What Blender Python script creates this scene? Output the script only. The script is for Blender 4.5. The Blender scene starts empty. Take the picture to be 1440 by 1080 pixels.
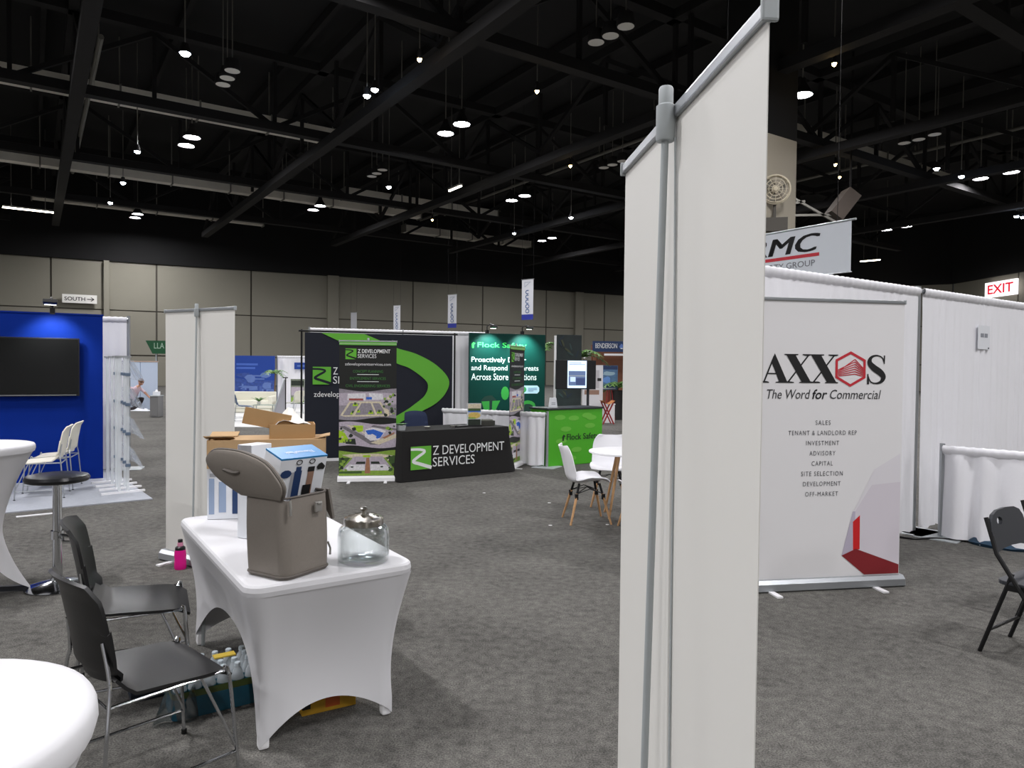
import bpy, bmesh, math, random
from mathutils import Vector, Matrix
random.seed(7)
SC = bpy.context.scene
COL = SC.collection
R = math.radians

# ------------------------------------------------------------------ camera
CAM_H = 1.65
_p, _r = R(1.32), R(0.6)
_F = Vector((0, math.cos(_p), -math.sin(_p)))
_R0 = Vector((1, 0, 0)); _U0 = Vector((0, math.sin(_p), math.cos(_p)))
_Rt = _R0 * math.cos(_r) + _U0 * math.sin(_r)
_Up = -_R0 * math.sin(_r) + _U0 * math.cos(_r)
cd = bpy.data.cameras.new('camera'); cam = bpy.data.objects.new('camera', cd); COL.objects.link(cam)
cd.sensor_fit = 'HORIZONTAL'; cd.sensor_width = 36.0; cd.lens = 36.0 * 1000.0 / 1440.0
cd.clip_start = 0.05; cd.clip_end = 400
_m = Matrix.Identity(4)
for i in range(3):
    _m[i][0] = _Rt[i]; _m[i][1] = _Up[i]; _m[i][2] = -_F[i]
_m[2][3] = CAM_H
cam.matrix_world = _m
SC.camera = cam

# ------------------------------------------------------------------ world, exposure, lamp power
w = bpy.data.worlds.new('world'); SC.world = w; w.use_nodes = True
w.node_tree.nodes['Background'].inputs[0].default_value = (0.5, 0.55, 0.6, 1)
w.node_tree.nodes['Background'].inputs[1].default_value = 0.02
SC.view_settings.view_transform = 'Standard'; SC.view_settings.look = 'None'
SC.view_settings.gamma = 1.0; SC.view_settings.use_curve_mapping = False
SC.view_settings.exposure = 0.7
HIGHBAY = 330.0          # radiance of a high-bay lamp lens
try:
    SC.cycles.max_bounces = 6; SC.cycles.diffuse_bounces = 4; SC.cycles.glossy_bounces = 3
    SC.cycles.transparent_max_bounces = 12; SC.cycles.transmission_bounces = 8
    SC.cycles.sample_clamp_indirect = 4.0; SC.cycles.blur_glossy = 1.0
    SC.cycles.caustics_reflective = False; SC.cycles.caustics_refractive = False
except Exception:
    pass

# the hall's own axes: u runs along the aisles, v across them
TH = R(34)
UX, UY = math.cos(TH), math.sin(TH)
def hall(u, v): return (u * UX - v * UY, u * UY + v * UX)

# ------------------------------------------------------------------ helpers
def lin(c):
    def f(x):
        x /= 255.0
        return x / 12.92 if x <= 0.04045 else ((x + 0.055) / 1.055) ** 2.4
    return (f(c[0]), f(c[1]), f(c[2]), 1.0)

MATS = {}
def mat(name, rgb, rough=0.6, metal=0.0, var=0.0, scale=8.0, bump=0.0, bscale=None, trans=0.0, emit=0.0, ior=1.45, sheen=0.0, spec=None, alpha=None):
    if name in MATS: return MATS[name]
    m = bpy.data.materials.new(name); m.use_nodes = True
    nt = m.node_tree; b = nt.nodes['Principled BSDF']
    c = lin(rgb)
    b.inputs['Base Color'].default_value = c
    b.inputs['Roughness'].default_value = rough
    b.inputs['Metallic'].default_value = metal
    b.inputs['IOR'].default_value = ior
    if spec is not None: b.inputs['Specular IOR Level'].default_value = spec
    if trans: b.inputs['Transmission Weight'].default_value = trans
    if sheen: b.inputs['Sheen Weight'].default_value = sheen
    if alpha is not None: b.inputs['Alpha'].default_value = alpha
    if emit:
        b.inputs['Emission Color'].default_value = c
        b.inputs['Emission Strength'].default_value = emit
    if var or bump:
        tc = nt.nodes.new('ShaderNodeTexCoord')
        n = nt.nodes.new('ShaderNodeTexNoise'); n.inputs['Scale'].default_value = scale; n.inputs['Detail'].default_value = 4
        nt.links.new(tc.outputs['Object'], n.inputs['Vector'])
        if var:
            mx = nt.nodes.new('ShaderNodeMix'); mx.data_type = 'RGBA'
            mx.inputs['A'].default_value = (c[0] * (1 - var), c[1] * (1 - var), c[2] * (1 - var), 1)
            mx.inputs['B'].default_value = (min(1, c[0] * (1 + var)), min(1, c[1] * (1 + var)), min(1, c[2] * (1 + var)), 1)
            nt.links.new(n.outputs['Fac'], mx.inputs['Factor'])
            nt.links.new(mx.outputs['Result'], b.inputs['Base Color'])
        if bump:
            n2 = n
            if bscale:
                n2 = nt.nodes.new('ShaderNodeTexNoise'); n2.inputs['Scale'].default_value = bscale; n2.inputs['Detail'].default_value = 3
                nt.links.new(tc.outputs['Object'], n2.inputs['Vector'])
            bp = nt.nodes.new('ShaderNodeBump'); bp.inputs['Strength'].default_value = bump; bp.inputs['Distance'].default_value = 0.02
            nt.links.new(n2.outputs['Fac'], bp.inputs['Height'])
            nt.links.new(bp.outputs['Normal'], b.inputs['Normal'])
    MATS[name] = m
    return m

class MB:
    """collects shapes; build() links them as ONE mesh object"""
    def __init__(s): s.v = []; s.f = []; s.mi = []; s.cur = 0
    def add(s, vs, fs):
        o = len(s.v); s.v += [tuple(p) for p in vs]
        for f in fs: s.f.append(tuple(i + o for i in f)); s.mi.append(s.cur)
        return s
    def box(s, c, d, rz=0.0, M=None):
        x, y, z = d[0] / 2, d[1] / 2, d[2] / 2
        vs = [Vector((a * x, b * y, e * z)) for a in (-1, 1) for b in (-1, 1) for e in (-1, 1)]
        if rz: vs = [Matrix.Rotation(rz, 3, 'Z') @ p for p in vs]
        if M is not None: vs = [M @ p for p in vs]
        vs = [p + Vector(c) for p in vs]
        return s.add(vs, [(0, 1, 3, 2), (4, 6, 7, 5), (0, 4, 5, 1), (2, 3, 7, 6), (0, 2, 6, 4), (1, 5, 7, 3)])
    def bar(s, a, b, wd, ht=None):
        """box-section bar from a to b"""
        a = Vector(a); b = Vector(b); d = (b - a); L = d.length; d.normalize()
        ht = ht or wd
        up = Vector((0, 0, 1)) if abs(d.z) < 0.95 else Vector((0, 1, 0))
        x = d.cross(up).normalized(); y = x.cross(d).normalized()
        vs = []
        for p in (a, b):
            for sx, sy in ((-1, -1), (1, -1), (1, 1), (-1, 1)):
                vs.append(p + x * sx * wd / 2 + y * sy * ht / 2)
        return s.add(vs, [(3, 2, 1, 0), (4, 5, 6, 7), (0, 1, 5, 4), (1, 2, 6, 5), (2, 3, 7, 6), (3, 0, 4, 7)])
    def tube(s, pts, r, n=8, closed=False):
        pts = [Vector(p) for p in pts]; rs = r if isinstance(r, (list, tuple)) else [r] * len(pts)
        k = len(pts); rings = []; px = None
        for i, p in enumerate(pts):
            if closed: t = (pts[(i + 1) % k] - pts[i - 1])
            else: t = pts[min(i + 1, k - 1)] - pts[max(i - 1, 0)]
            t.normalize()
            if px is None:
                up = Vector((0, 0, 1)) if abs(t.z) < 0.9 else Vector((1, 0, 0))
                px = t.cross(up).normalized()
            else:
                px = (px - t * px.dot(t)).normalized()
            py = t.cross(px)
            rings.append([p + (px * math.cos(2 * math.pi * j / n) + py * math.sin(2 * math.pi * j / n)) * rs[i] for j in range(n)])
        vs = [q for rg in rings for q in rg]; fs = []
        m = k if closed else k - 1
        for i in range(m):
            a = i * n; b = ((i + 1) % k) * n
            for j in range(n): fs.append((a + j, a + (j + 1) % n, b + (j + 1) % n, b + j))
        if not closed:
            fs.append(tuple(range(n - 1, -1, -1))); fs.append(tuple((k - 1) * n + j for j in range(n)))
        return s.add(vs, fs)
    def lathe(s, prof, n=24, c=(0, 0, 0), caps=True):
        c = Vector(c); vs = []; fs = []
        for r, z in prof:
            for j in range(n):
                a = 2 * math.pi * j / n; vs.append(c + Vector((r * math.cos(a), r * math.sin(a), z)))
        for i in range(len(prof) - 1):
            for j in range(n):
                fs.append((i * n + j, i * n + (j + 1) % n, (i + 1) * n + (j + 1) % n, (i + 1) * n + j))
        if caps:
            if prof[0][0] > 1e-4: fs.append(tuple(range(n - 1, -1, -1)))
            if prof[-1][0] > 1e-4: fs.append(tuple((len(prof) - 1) * n + j for j in range(n)))
        return s.add(vs, fs)
    def grid(s, fn, nu, nv, closed_u=False):
        vs = []; fs = []
        for j in range(nv + 1):
            for i in range(nu + (0 if closed_u else 1)): vs.append(fn(i / nu, j / nv))
        w_ = nu if closed_u else nu + 1
        for j in range(nv):
            for i in range(nu):
                i2 = (i + 1) % w_ if closed_u else i + 1
                fs.append((j * w_ + i, j * w_ + i2, (j + 1) * w_ + i2, (j + 1) * w_ + i))
        return s.add(vs, fs)
    def prism(s, pts, y0, y1):
        """outline in x,z extruded along y"""
        n = len(pts)
        vs = [(p[0], y0, p[1]) for p in pts] + [(p[0], y1, p[1]) for p in pts]
        fs = [tuple(range(n)), tuple(range(2 * n - 1, n - 1, -1))]
        fs += [(j, j + n, (j + 1) % n + n, (j + 1) % n) for j in range(n)]
        return s.add(vs, fs)
    def slab(s, pts, z0, z1):
        """outline in x,y extruded along z"""
        n = len(pts)
        vs = [(p[0], p[1], z0) for p in pts] + [(p[0], p[1], z1) for p in pts]
        fs = [tuple(range(n - 1, -1, -1)), tuple(range(n, 2 * n))]
        fs += [(j, (j + 1) % n, (j + 1) % n + n, j + n) for j in range(n)]
        return s.add(vs, fs)
    def mesh(s, name, mats, smooth=False, bevel=0.0, solid=0.0, sub=0):
        me = bpy.data.meshes.new(name); me.from_pydata(s.v, [], s.f)
        mats = mats if isinstance(mats, (list, tuple)) else [mats]
        for m in mats: me.materials.append(m)
        for i, p in enumerate(me.polygons): p.material_index = s.mi[i]
        bm = bmesh.new(); bm.from_mesh(me)
        if bevel or solid: bmesh.ops.remove_doubles(bm, verts=bm.verts, dist=1e-5)
        bmesh.ops.recalc_face_normals(bm, faces=bm.faces)
        if solid:
            bmesh.ops.solidify(bm, geom=bm.faces[:], thickness=solid)
            bmesh.ops.recalc_face_normals(bm, faces=bm.faces)
        if bevel:
            bmesh.ops.bevel(bm, geom=[e for e in bm.edges if len(e.link_faces) == 2 and e.calc_face_angle(0) > 0.5],
                            offset=bevel, segments=2, affect='EDGES', profile=0.6)
        bm.to_mesh(me); bm.free()
        if smooth:
            for p in me.polygons: p.use_smooth = True
            try: me.set_sharp_from_angle(angle=R(40 if smooth is True else smooth))
            except Exception: pass
        me.update()
        return me
    def build(s, name, mats, parent=None, **k):
        return obj(name, s.mesh(name, mats, **k), parent)

def obj(name, me, parent=None, loc=(0, 0, 0), rz=0.0):
    o = bpy.data.objects.new(name, me); COL.objects.link(o)
    o.location = loc; o.rotation_euler = (0, 0, rz)
    if parent is not None: o.parent = parent
    return o
def tag(o, label=None, cat=None, group=None, kind=None):
    if label: o['label'] = label
    if cat: o['category'] = cat
    if group: o['group'] = group
    if kind: o['kind'] = kind
    return o
def thing(name, label, cat, loc=(0, 0, 0), rz=0.0, group=None):
    o = bpy.data.objects.new(name, None); COL.objects.link(o)
    o.empty_display_size = 0.1
    o.location = loc; o.rotation_euler = (0, 0, rz)
    return tag(o, label, cat, group)
def kids(o): return [c for c in COL.objects if c.parent == o]
def dup(root, loc, rz, label=None, group=None):
    r = root.copy(); COL.objects.link(r); r.location = loc; r.rotation_euler = (0, 0, rz)
    if label: r['label'] = label
    if group: r['group'] = group
    for ch in kids(root):
        c = ch.copy(); COL.objects.link(c); c.parent = r
        for g in kids(ch):
            d = g.copy(); COL.objects.link(d); d.parent = c
    return r
def struct(name, me_or_mb, m=None, parent=None, **k):
    o = me_or_mb.build(name, m, parent, **k)
    if parent is None: o['kind'] = 'structure'
    return o

_fc = {}
def text_pts(s, shear=0.0, spacing=1.0, bold=0.0):
    key = (s, shear, spacing, bold)
    if key in _fc: return _fc[key]
    cu = bpy.data.curves.new('lettering', 'FONT'); cu.body = s; cu.size = 1.0; cu.shear = shear
    cu.space_character = spacing; cu.offset = bold; cu.resolution_u = 3; cu.fill_mode = 'FRONT'
    o = bpy.data.objects.new('lettering_src', cu); COL.objects.link(o)
    dg = bpy.context.evaluated_depsgraph_get(); dg.update()
    me = bpy.data.meshes.new_from_object(o.evaluated_get(dg))
    vs = [(v.co.x, v.co.y) for v in me.vertices]; fs = [tuple(p.vertices) for p in me.polygons]
    bpy.data.objects.remove(o); bpy.data.curves.remove(cu); bpy.data.meshes.remove(me)
    _fc[key] = (vs, fs)
    return vs, fs
def text(parent, s, x, z, wd, ht, m, y=-0.003, align='L', shear=0.0, spacing=1.0, bold=0.0, name='lettering', place=None, thick=0.0):
    """flat lettering on a vertical face (x right, z up, facing -y) fitted to width wd and height ht"""
    vs, fs = text_pts(s, shear, spacing, bold)
    x0 = min(v[0] for v in vs); x1 = max(v[0] for v in vs); z0 = min(v[1] for v in vs); z1 = max(v[1] for v in vs)
    sx = wd / (x1 - x0); sz = ht / (z1 - z0)
    if wd is None: sx = sz
    ox = {'L': 0, 'C': -wd / 2, 'R': -wd}[align]
    mb = MB()
    P = [(x + ox + (v[0] - x0) * sx, y, z + (v[1] - z0) * sz) for v in vs]
    if place: P = [place(*p) for p in P]
    mb.add(P, fs)
    if thick:
        for dx in (-thick, thick): mb.add([(p[0] + dx, p[1], p[2]) for p in P], fs)
    return mb.build(name, m, parent)
def decal(parent, name, polys, y=-0.002, step=0.0006, place=None, smoothmats=None):
    """flat print: a list of (material, outline in x,z), later ones on top"""
    mb = MB(); mats = []
    for k, (m, pts) in enumerate(polys):
        if m not in mats: mats.append(m)
        mb.cur = mats.index(m)
        P = [(p[0], y - step * k, p[1]) for p in pts]
        if place: P = [place(*p) for p in P]
        mb.add(P, [tuple(range(len(P)))])
    return mb.build(name, mats, parent)
def stroke(a, b, wd):
    dx, dz = b[0] - a[0], b[1] - a[1]; L = math.hypot(dx, dz); nx, nz = -dz / L * wd / 2, dx / L * wd / 2
    return [(a[0] + nx, a[1] + nz), (b[0] + nx, b[1] + nz), (b[0] - nx, b[1] - nz), (a[0] - nx, a[1] - nz)]
def ell(x, z, rx, rz, n=12, j=0.0, rot=0.0):
    out = []
    for k in range(n):
        a = 2 * math.pi * k / n; q = 1 + random.uniform(-j, j)
        px, pz = rx * q * math.cos(a), rz * q * math.sin(a)
        out.append((x + px * math.cos(rot) - pz * math.sin(rot), z + px * math.sin(rot) + pz * math.cos(rot)))
    return out
def rect(x0, z0, x1, z1): return [(x0, z0), (x1, z0), (x1, z1), (x0, z1)]
def rrect(hx, hy, r, n=5, cx=0, cy=0):
    out = []
    for (sx, sy, a0) in ((1, 1, 0), (-1, 1, 90), (-1, -1, 180), (1, -1, 270)):
        for k in range(n + 1):
            a = R(a0 + 90 * k / n); out.append((cx + sx * (hx - r) + r * math.cos(a), cy + sy * (hy - r) + r * math.sin(a)))
    return out
def ribbon(pts, wds):
    L = []; Rr = []; n = len(pts)
    for i in range(n):
        a = pts[max(0, i - 1)]; b = pts[min(n - 1, i + 1)]
        dx, dz = b[0] - a[0], b[1] - a[1]; q = math.hypot(dx, dz); nx, nz = -dz / q, dx / q
        L.append((pts[i][0] + nx * wds[i] / 2, pts[i][1] + nz * wds[i] / 2)); Rr.append((pts[i][0] - nx * wds[i] / 2, pts[i][1] - nz * wds[i] / 2))
    return [[L[i], L[i + 1], Rr[i + 1], Rr[i]] for i in range(n - 1)]
def smooth_path(pts, k=6):
    out = []; n = len(pts)
    for i in range(n - 1):
        p0 = pts[max(0, i - 1)]; p1 = pts[i]; p2 = pts[i + 1]; p3 = pts[min(n - 1, i + 2)]
        for j in range(k):
            t = j / k
            out.append(tuple(0.5 * ((2 * p1[d]) + (-p0[d] + p2[d]) * t + (2 * p0[d] - 5 * p1[d] + 4 * p2[d] - p3[d]) * t * t + (-p0[d] + 3 * p1[d] - 3 * p2[d] + p3[d]) * t ** 3) for d in range(len(p1))))
    out.append(tuple(pts[-1]))
    return out

# ------------------------------------------------------------------ materials
def carpet_mat():
    m = bpy.data.materials.new('grey_carpet'); m.use_nodes = True; nt = m.node_tree; b = nt.nodes['Principled BSDF']
    tc = nt.nodes.new('ShaderNodeTexCoord')
    def noise(sc, det=4):
        n = nt.nodes.new('ShaderNodeTexNoise'); n.inputs['Scale'].default_value = sc; n.inputs['Detail'].default_value = det
        nt.links.new(tc.outputs['Object'], n.inputs['Vector']); return n
    n1 = noise(130, 3); n2 = noise(1.3, 5); n3 = noise(18, 4); n4 = noise(420, 2)
    r1 = nt.nodes.new('ShaderNodeValToRGB'); r1.color_ramp.elements[0].position = 0.30; r1.color_ramp.elements[1].position = 0.72
    r1.color_ramp.elements[0].color = lin((66, 65, 63)); r1.color_ramp.elements[1].color = lin((120, 118, 114))
    nt.links.new(n1.outputs['Fac'], r1.inputs['Fac'])
    r2 = nt.nodes.new('ShaderNodeValToRGB'); r2.color_ramp.elements[0].position = 0.3; r2.color_ramp.elements[1].position = 0.7
    r2.color_ramp.elements[0].color = (0.52, 0.52, 0.52, 1); r2.color_ramp.elements[1].color = (1.36, 1.36, 1.34, 1)
    ad = nt.nodes.new('ShaderNodeMath'); ad.operation = 'MULTIPLY_ADD'; ad.inputs[1].default_value = 0.6
    nt.links.new(n3.outputs['Fac'], ad.inputs[0])
    ml = nt.nodes.new('ShaderNodeMath'); ml.operation = 'MULTIPLY'; ml.inputs[1].default_value = 0.4
    nt.links.new(n2.outputs['Fac'], ml.inputs[0]); nt.links.new(ml.outputs[0], ad.inputs[2])
    nt.links.new(ad.outputs[0], r2.inputs['Fac'])
    mx = nt.nodes.new('ShaderNodeMix'); mx.data_type = 'RGBA'; mx.blend_type = 'MULTIPLY'; mx.inputs['Factor'].default_value = 1.0
    nt.links.new(r1.outputs['Color'], mx.inputs['A']); nt.links.new(r2.outputs['Color'], mx.inputs['B'])
    # pale lint flecks
    r3 = nt.nodes.new('ShaderNodeValToRGB'); r3.color_ramp.elements[0].position = 0.70; r3.color_ramp.elements[1].position = 0.78
    nt.links.new(n4.outputs['Fac'], r3.inputs['Fac'])
    m2 = nt.nodes.new('ShaderNodeMix'); m2.data_type = 'RGBA'; m2.inputs['B'].default_value = lin((150, 148, 143))
    nt.links.new(mx.outputs['Result'], m2.inputs['A']); nt.links.new(r3.outputs['Color'], m2.inputs['Factor'])
    nt.links.new(m2.outputs['Result'], b.inputs['Base Color'])
    b.inputs['Roughness'].default_value = 0.95; b.inputs['Specular IOR Level'].default_value = 0.15
    bp = nt.nodes.new('ShaderNodeBump'); bp.inputs['Strength'].default_value = 0.5; bp.inputs['Distance'].default_value = 0.012
    a2 = nt.nodes.new('ShaderNodeMath'); a2.operation = 'ADD'
    nt.links.new(n1.outputs['Fac'], a2.inputs[0]); nt.links.new(n3.outputs['Fac'], a2.inputs[1])
    nt.links.new(a2.outputs[0], bp.inputs['Height']); nt.links.new(bp.outputs['Normal'], b.inputs['Normal'])
    MATS['grey_carpet'] = m; return m
carpet = carpet_mat()
wallp = mat('beige_wall_panel', (138, 135, 123), 0.8, var=0.06, scale=0.5)
joint = mat('wall_joint', (78, 75, 68), 0.9)
blackpaint = mat('black_ceiling_paint', (28, 27, 28), 0.9, var=0.25, scale=0.6)
deckm = mat('black_roof_deck', (27, 27, 28), 0.95, var=0.4, scale=0.35)
galv = mat('galvanised_duct', (222, 218, 208), 0.6, 0.0, var=0.15, scale=1.5)
pipegrey = mat('grey_conduit', (120, 118, 112), 0.6, 0.2)
white_vinyl = mat('white_vinyl', (226, 225, 220), 0.55, var=0.015, scale=2.0)
white_print = mat('white_banner_print', (233, 232, 233), 0.5)
alu = mat('brushed_aluminium', (176, 180, 184), 0.35, 0.7)
alu_dull = mat('grey_anodised_pole', (172, 178, 180), 0.5, 0.1)
drape_white = mat('white_drape_fabric', (236, 236, 240), 0.75, var=0.02, scale=3, bump=0.06, bscale=40)
spandex = mat('white_spandex', (212, 212, 215), 0.6)
chrome = mat('chrome', (205, 207, 210), 0.12, 1.0)
blackplastic = mat('black_moulded_plastic', (20, 20, 21), 0.38, var=0.1, scale=60, bump=0.03, bscale=200)
greyplastic = mat('charcoal_plastic', (46, 48, 53), 0.5)
blacksteel = mat('black_steel', (24, 24, 25), 0.4, 0.3)
ink = mat('black_ink', (24, 24, 25), 0.6)
red_ink = mat('red_ink', (196, 42, 56), 0.6)
kraft = mat('brown_cardboard', (184, 152, 112), 0.8, var=0.06, scale=15)
kraft_in = mat('brown_cardboard_face', (176, 140, 96), 0.85, var=0.05, scale=20)
white_card = mat('white_carton', (228, 231, 236), 0.45)
white_paint = mat('white_gloss_plastic', (236, 236, 238), 0.35)
blackcloth = mat('black_tablecloth', (20, 19, 19), 0.85, var=0.15, scale=12)
def glass_mat(name, rgb, rough, fac):
    m = bpy.data.materials.new(name); m.use_nodes = True; nt = m.node_tree; nt.nodes.remove(nt.nodes['Principled BSDF'])
    out = nt.nodes['Material Output']; t_ = nt.nodes.new('ShaderNodeBsdfTransparent'); g = nt.nodes.new('ShaderNodeBsdfGlossy'); mx = nt.nodes.new('ShaderNodeMixShader'); lw = nt.nodes.new('ShaderNodeLayerWeight')
    t_.inputs['Color'].default_value = lin(rgb); g.inputs['Roughness'].default_value = rough; lw.inputs['Blend'].default_value = fac
    g.inputs['Color'].default_value = (0.95, 0.97, 0.97, 1)
    nt.links.new(lw.outputs['Facing'], mx.inputs['Fac']); nt.links.new(t_.outputs[0], mx.inputs[1]); nt.links.new(g.outputs[0], mx.inputs[2]); nt.links.new(mx.outputs[0], out.inputs['Surface'])
    MATS[name] = m; return m
def lens(name, rgb, e): return mat(name, rgb, 0.5, emit=e)

# ------------------------------------------------------------------ structure
mb = MB(); mb.add([(-75, -45, 0), (75, -45, 0), (75, 100, 0), (-75, 100, 0)], [(0, 1, 2, 3)])
floor = struct('floor', mb, carpet); floor['label'] = 'mottled dark grey exhibition hall carpet'
CEIL = 15.0
WA = Vector((-34.82, 48.42)); WB = Vector((13.0, 72.42)); WC = Vector((36.6, 59.3)); WD = Vector((41.0, -26.0))
wd_ = (Vector((10.56, 71.2)) - WA).normalized()
WL = WA + wd_ * -23.5
corners = [WL, WB, WC, WD, Vector((WL.x, -26.0))]
mb = MB(); mb.add([(p.x, p.y, CEIL) for p in [corners[0] + Vector((-1, 1)), corners[1] + Vector((0, 2)), corners[2] + Vector((2, 1)), corners[3] + Vector((2, -1)), corners[4] + Vector((-1, -1))]], [(0, 1, 2, 3, 4)])
ceiling = struct('ceiling', mb, deckm); ceiling['label'] = 'black painted steel roof deck high above the hall'
# roof purlins along v, hung under the deck
mb = MB()
mb.bar((0, -50, 0), (0, 50, 0), 0.18, 0.35); purl = mb.mesh('purlin', blackpaint)
for k in range(16):
    u = -26 + k * 4.4
    x, y = hall(u, 30)
    o = obj('trim_%d' % (k + 1), purl, None, (x, y, CEIL - 0.25), TH); o['kind'] = 'structure'

def wall(name, a, b, panels, label):
    d = (b - a); L = d.length; ang = math.atan2(d.y, d.x)
    mb = MB(); mb.box((L / 2, 0.28, 4.5), (L, 0.4, 9.0)); o = mb.build(name, joint)
    o.location = (a.x, a.y, 0); o.rotation_euler = (0, 0, ang); o['kind'] = 'structure'; o['label'] = label
    mb = MB(); mb.box((L / 2, 0.1, 12.1), (L, 0.5, 6.2)); mb.build('wall_fascia', deckm, o)
    for (s0, s1) in panels:
        for (z0, z1) in ((0.02, 2.2), (2.3, 5.46), (5.54, 8.98)):
            mb = MB(); mb.box(((s0 + s1) / 2, 0.05, (z0 + z1) / 2), (s1 - s0 - 0.12, 0.09, z1 - z0)); mb.build('wall_panel', wallp, o)
    return o
L_ab = (WB - WL).length
bd = [0.0] + [23.5 + 2.9 + 6.6 * k for k in range(-3, 8)] + [L_ab]
wall_far = wall('wall_far', WL, WB, [(bd[i], bd[i + 1]) for i in range(len(bd) - 1)], 'beige panelled far wall of the hall')
Lb = (WC - WB).length; wall('wall_back', WB, WC, [(i * Lb / 4, (i + 1) * Lb / 4) for i in range(4)], 'beige panelled wall behind the drape on the right')
Lc = (WD - WC).length; wall_right = wall('wall_right', WC, WD, [(i * Lc / 12, (i + 1) * Lc / 12) for i in range(12)], 'beige panelled wall carrying the exit sign')
P4 = corners[4]
Ld = (P4 - WD).length; wall('wall_near', WD, P4, [(i * Ld / 12, (i + 1) * Ld / 12) for i in range(12)], 'beige wall behind the photographer')
Le = (WL - P4).length; wall('wall_left', P4, WL, [(i * Le / 9, (i + 1) * Le / 9) for i in range(9)], 'beige wall on the left of the hall')
# pilasters standing proud on the far wall
for s in (23.5 + 6.3, 23.5 + 22.4, 23.5 + 46.0):
    mb = MB(); mb.box((s, -0.18, 4.5), (0.9 if s > 40 else 0.35, 0.36, 9.0)); mb.build('pilaster', wallp, wall_far)
# window band far right wall
# ------------------------------------------------------------------ ceiling: trusses, ducts, lamps
def inside(x, y, mg=1.0):
    n = len(corners); c = False
    for i in range(n):
        a, b = corners[i], corners[(i + 1) % n]
        e = b - a; nrm = Vector((e.y, -e.x)).normalized()      # corners run clockwise: inside is to the right
        if (Vector((x, y)) - a).dot(nrm) < mg: return False
    return True
def in_view(x, y, z):
    if y < 2: return False
    px = 720 + 1000 * x / y; py = 517 - 1000 * (z - CAM_H) / y
    return -250 < px < 1690 and -420 < py < 1100

def span(fixed, axis):
    """the stretch of a line u=const or v=const inside the hall and near the view"""
    lo = hi = None
    for k in range(-40, 111):
        x, y = hall(k, fixed) if axis == 'u' else hall(fixed, k)
        if inside(x, y) and in_view(x, y, 11.2):
            lo = k if lo is None else lo; hi = k
    return lo, hi
PAN = 4.4; TZ0, TZ1 = 11.3, 13.9
wm = {}
for sgn in (1, -1):
    b_ = MB(); b_.bar((-PAN / 2, 0, TZ0 if sgn > 0 else TZ1), (PAN / 2, 0, TZ1 if sgn > 0 else TZ0), 0.16); wm[sgn] = b_.mesh('web_member', blackpaint)
b_ = MB(); b_.bar((0, 0, TZ0), (0, 0, TZ1), 0.14); wpost = b_.mesh('web_post', blackpaint)
hcode = {'u': 'running away to the right', 'v': 'running away to the left'}
for axis, vals in (('u', [9.0, 18.0, 29.6, 39.3, 49.0, 58.4]), ('v', [-7.4, 1.3, 10.2, 18.9, 27.6, 36.3, 45.0])):
    for n_, fx in enumerate(vals):
        lo, hi = span(fx, axis)
        if lo is None or hi - lo < 6: continue
        np_ = max(2, int((hi - lo) / PAN)); L = np_ * PAN
        x, y = hall(lo, fx) if axis == 'u' else hall(fx, lo)
        dist = 'nearest' if n_ == 0 else ['second', 'third', 'fourth', 'fifth', 'sixth', 'seventh'][n_ - 1]
        side = 'from the camera' if axis == 'u' else 'counted from the left'
        t = thing('roof_truss', 'black steel roof truss %s, %s %s' % (hcode[axis], dist, side), 'truss', (x, y, 0), TH if axis == 'u' else TH + math.pi / 2, 'black roof trusses')
        dz = 0.0 if axis == 'u' else 0.45
        mb = MB(); mb.box((L / 2, 0, TZ0 - dz), (L, 0.42, 0.34)); mb.build('bottom_chord', blackpaint, t)
        mb = MB(); mb.box((L / 2, 0, TZ1 + 0.2), (L, 0.42, 0.34)); mb.build('top_chord', blackpaint, t)
        for k in range(np_):
            obj('web_member', wm[1 if k % 2 else -1], t, ((k + 0.5) * PAN, 0, 0))
            obj('web_post', wpost, t, (k * PAN, 0, 0))

def duct(u0, u1, v, z, wd, ht, label, name='air_duct'):
    x, y = hall(u0, v)
    t = thing(name, label, 'duct', (x, y, 0), TH)
    n = max(1, int((u1 - u0) / 3.0)); L = (u1 - u0) / n
    for k in range(n):
        mb = MB(); mb.box(((k + 0.5) * L, 0, z), (L - 0.06, wd, ht)); mb.build('duct_section', galv, t)
    for k in range(n + 1):
        mb = MB(); mb.box((k * L, 0, z), (0.07, wd + 0.12, ht + 0.12)); mb.build('flange', pipegrey, t)
        mb = MB(); mb.bar((k * L, 0, z + ht / 2), (k * L, 0, CEIL - 0.015), 0.05); mb.build('hanger_rod', pipegrey, t)
    return t
duct(-12, 12, 33.4, 12.6, 0.9, 0.55, 'pale grey air duct crossing the upper left ceiling behind the first truss')
duct(-12, 22, 44.2, 12.0, 0.6, 0.45, 'long thin pale duct across the left ceiling above the blue wall')
duct(16, 27, 42.5, 12.3, 1.0, 0.6, 'short pale air duct above the green backdrop')
duct(27, 44, 20.5, 12.9, 0.6, 0.4, 'thin pale duct at the upper right of the ceiling')
duct(24, 36, 51.0, 12.4, 0.9, 0.5, 'pale duct in the far ceiling left of the tall white banner')
duct(0, 14, 53.5, 12.0, 0.6, 0.4, 'far pale duct above the beige wall at the left')
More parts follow.
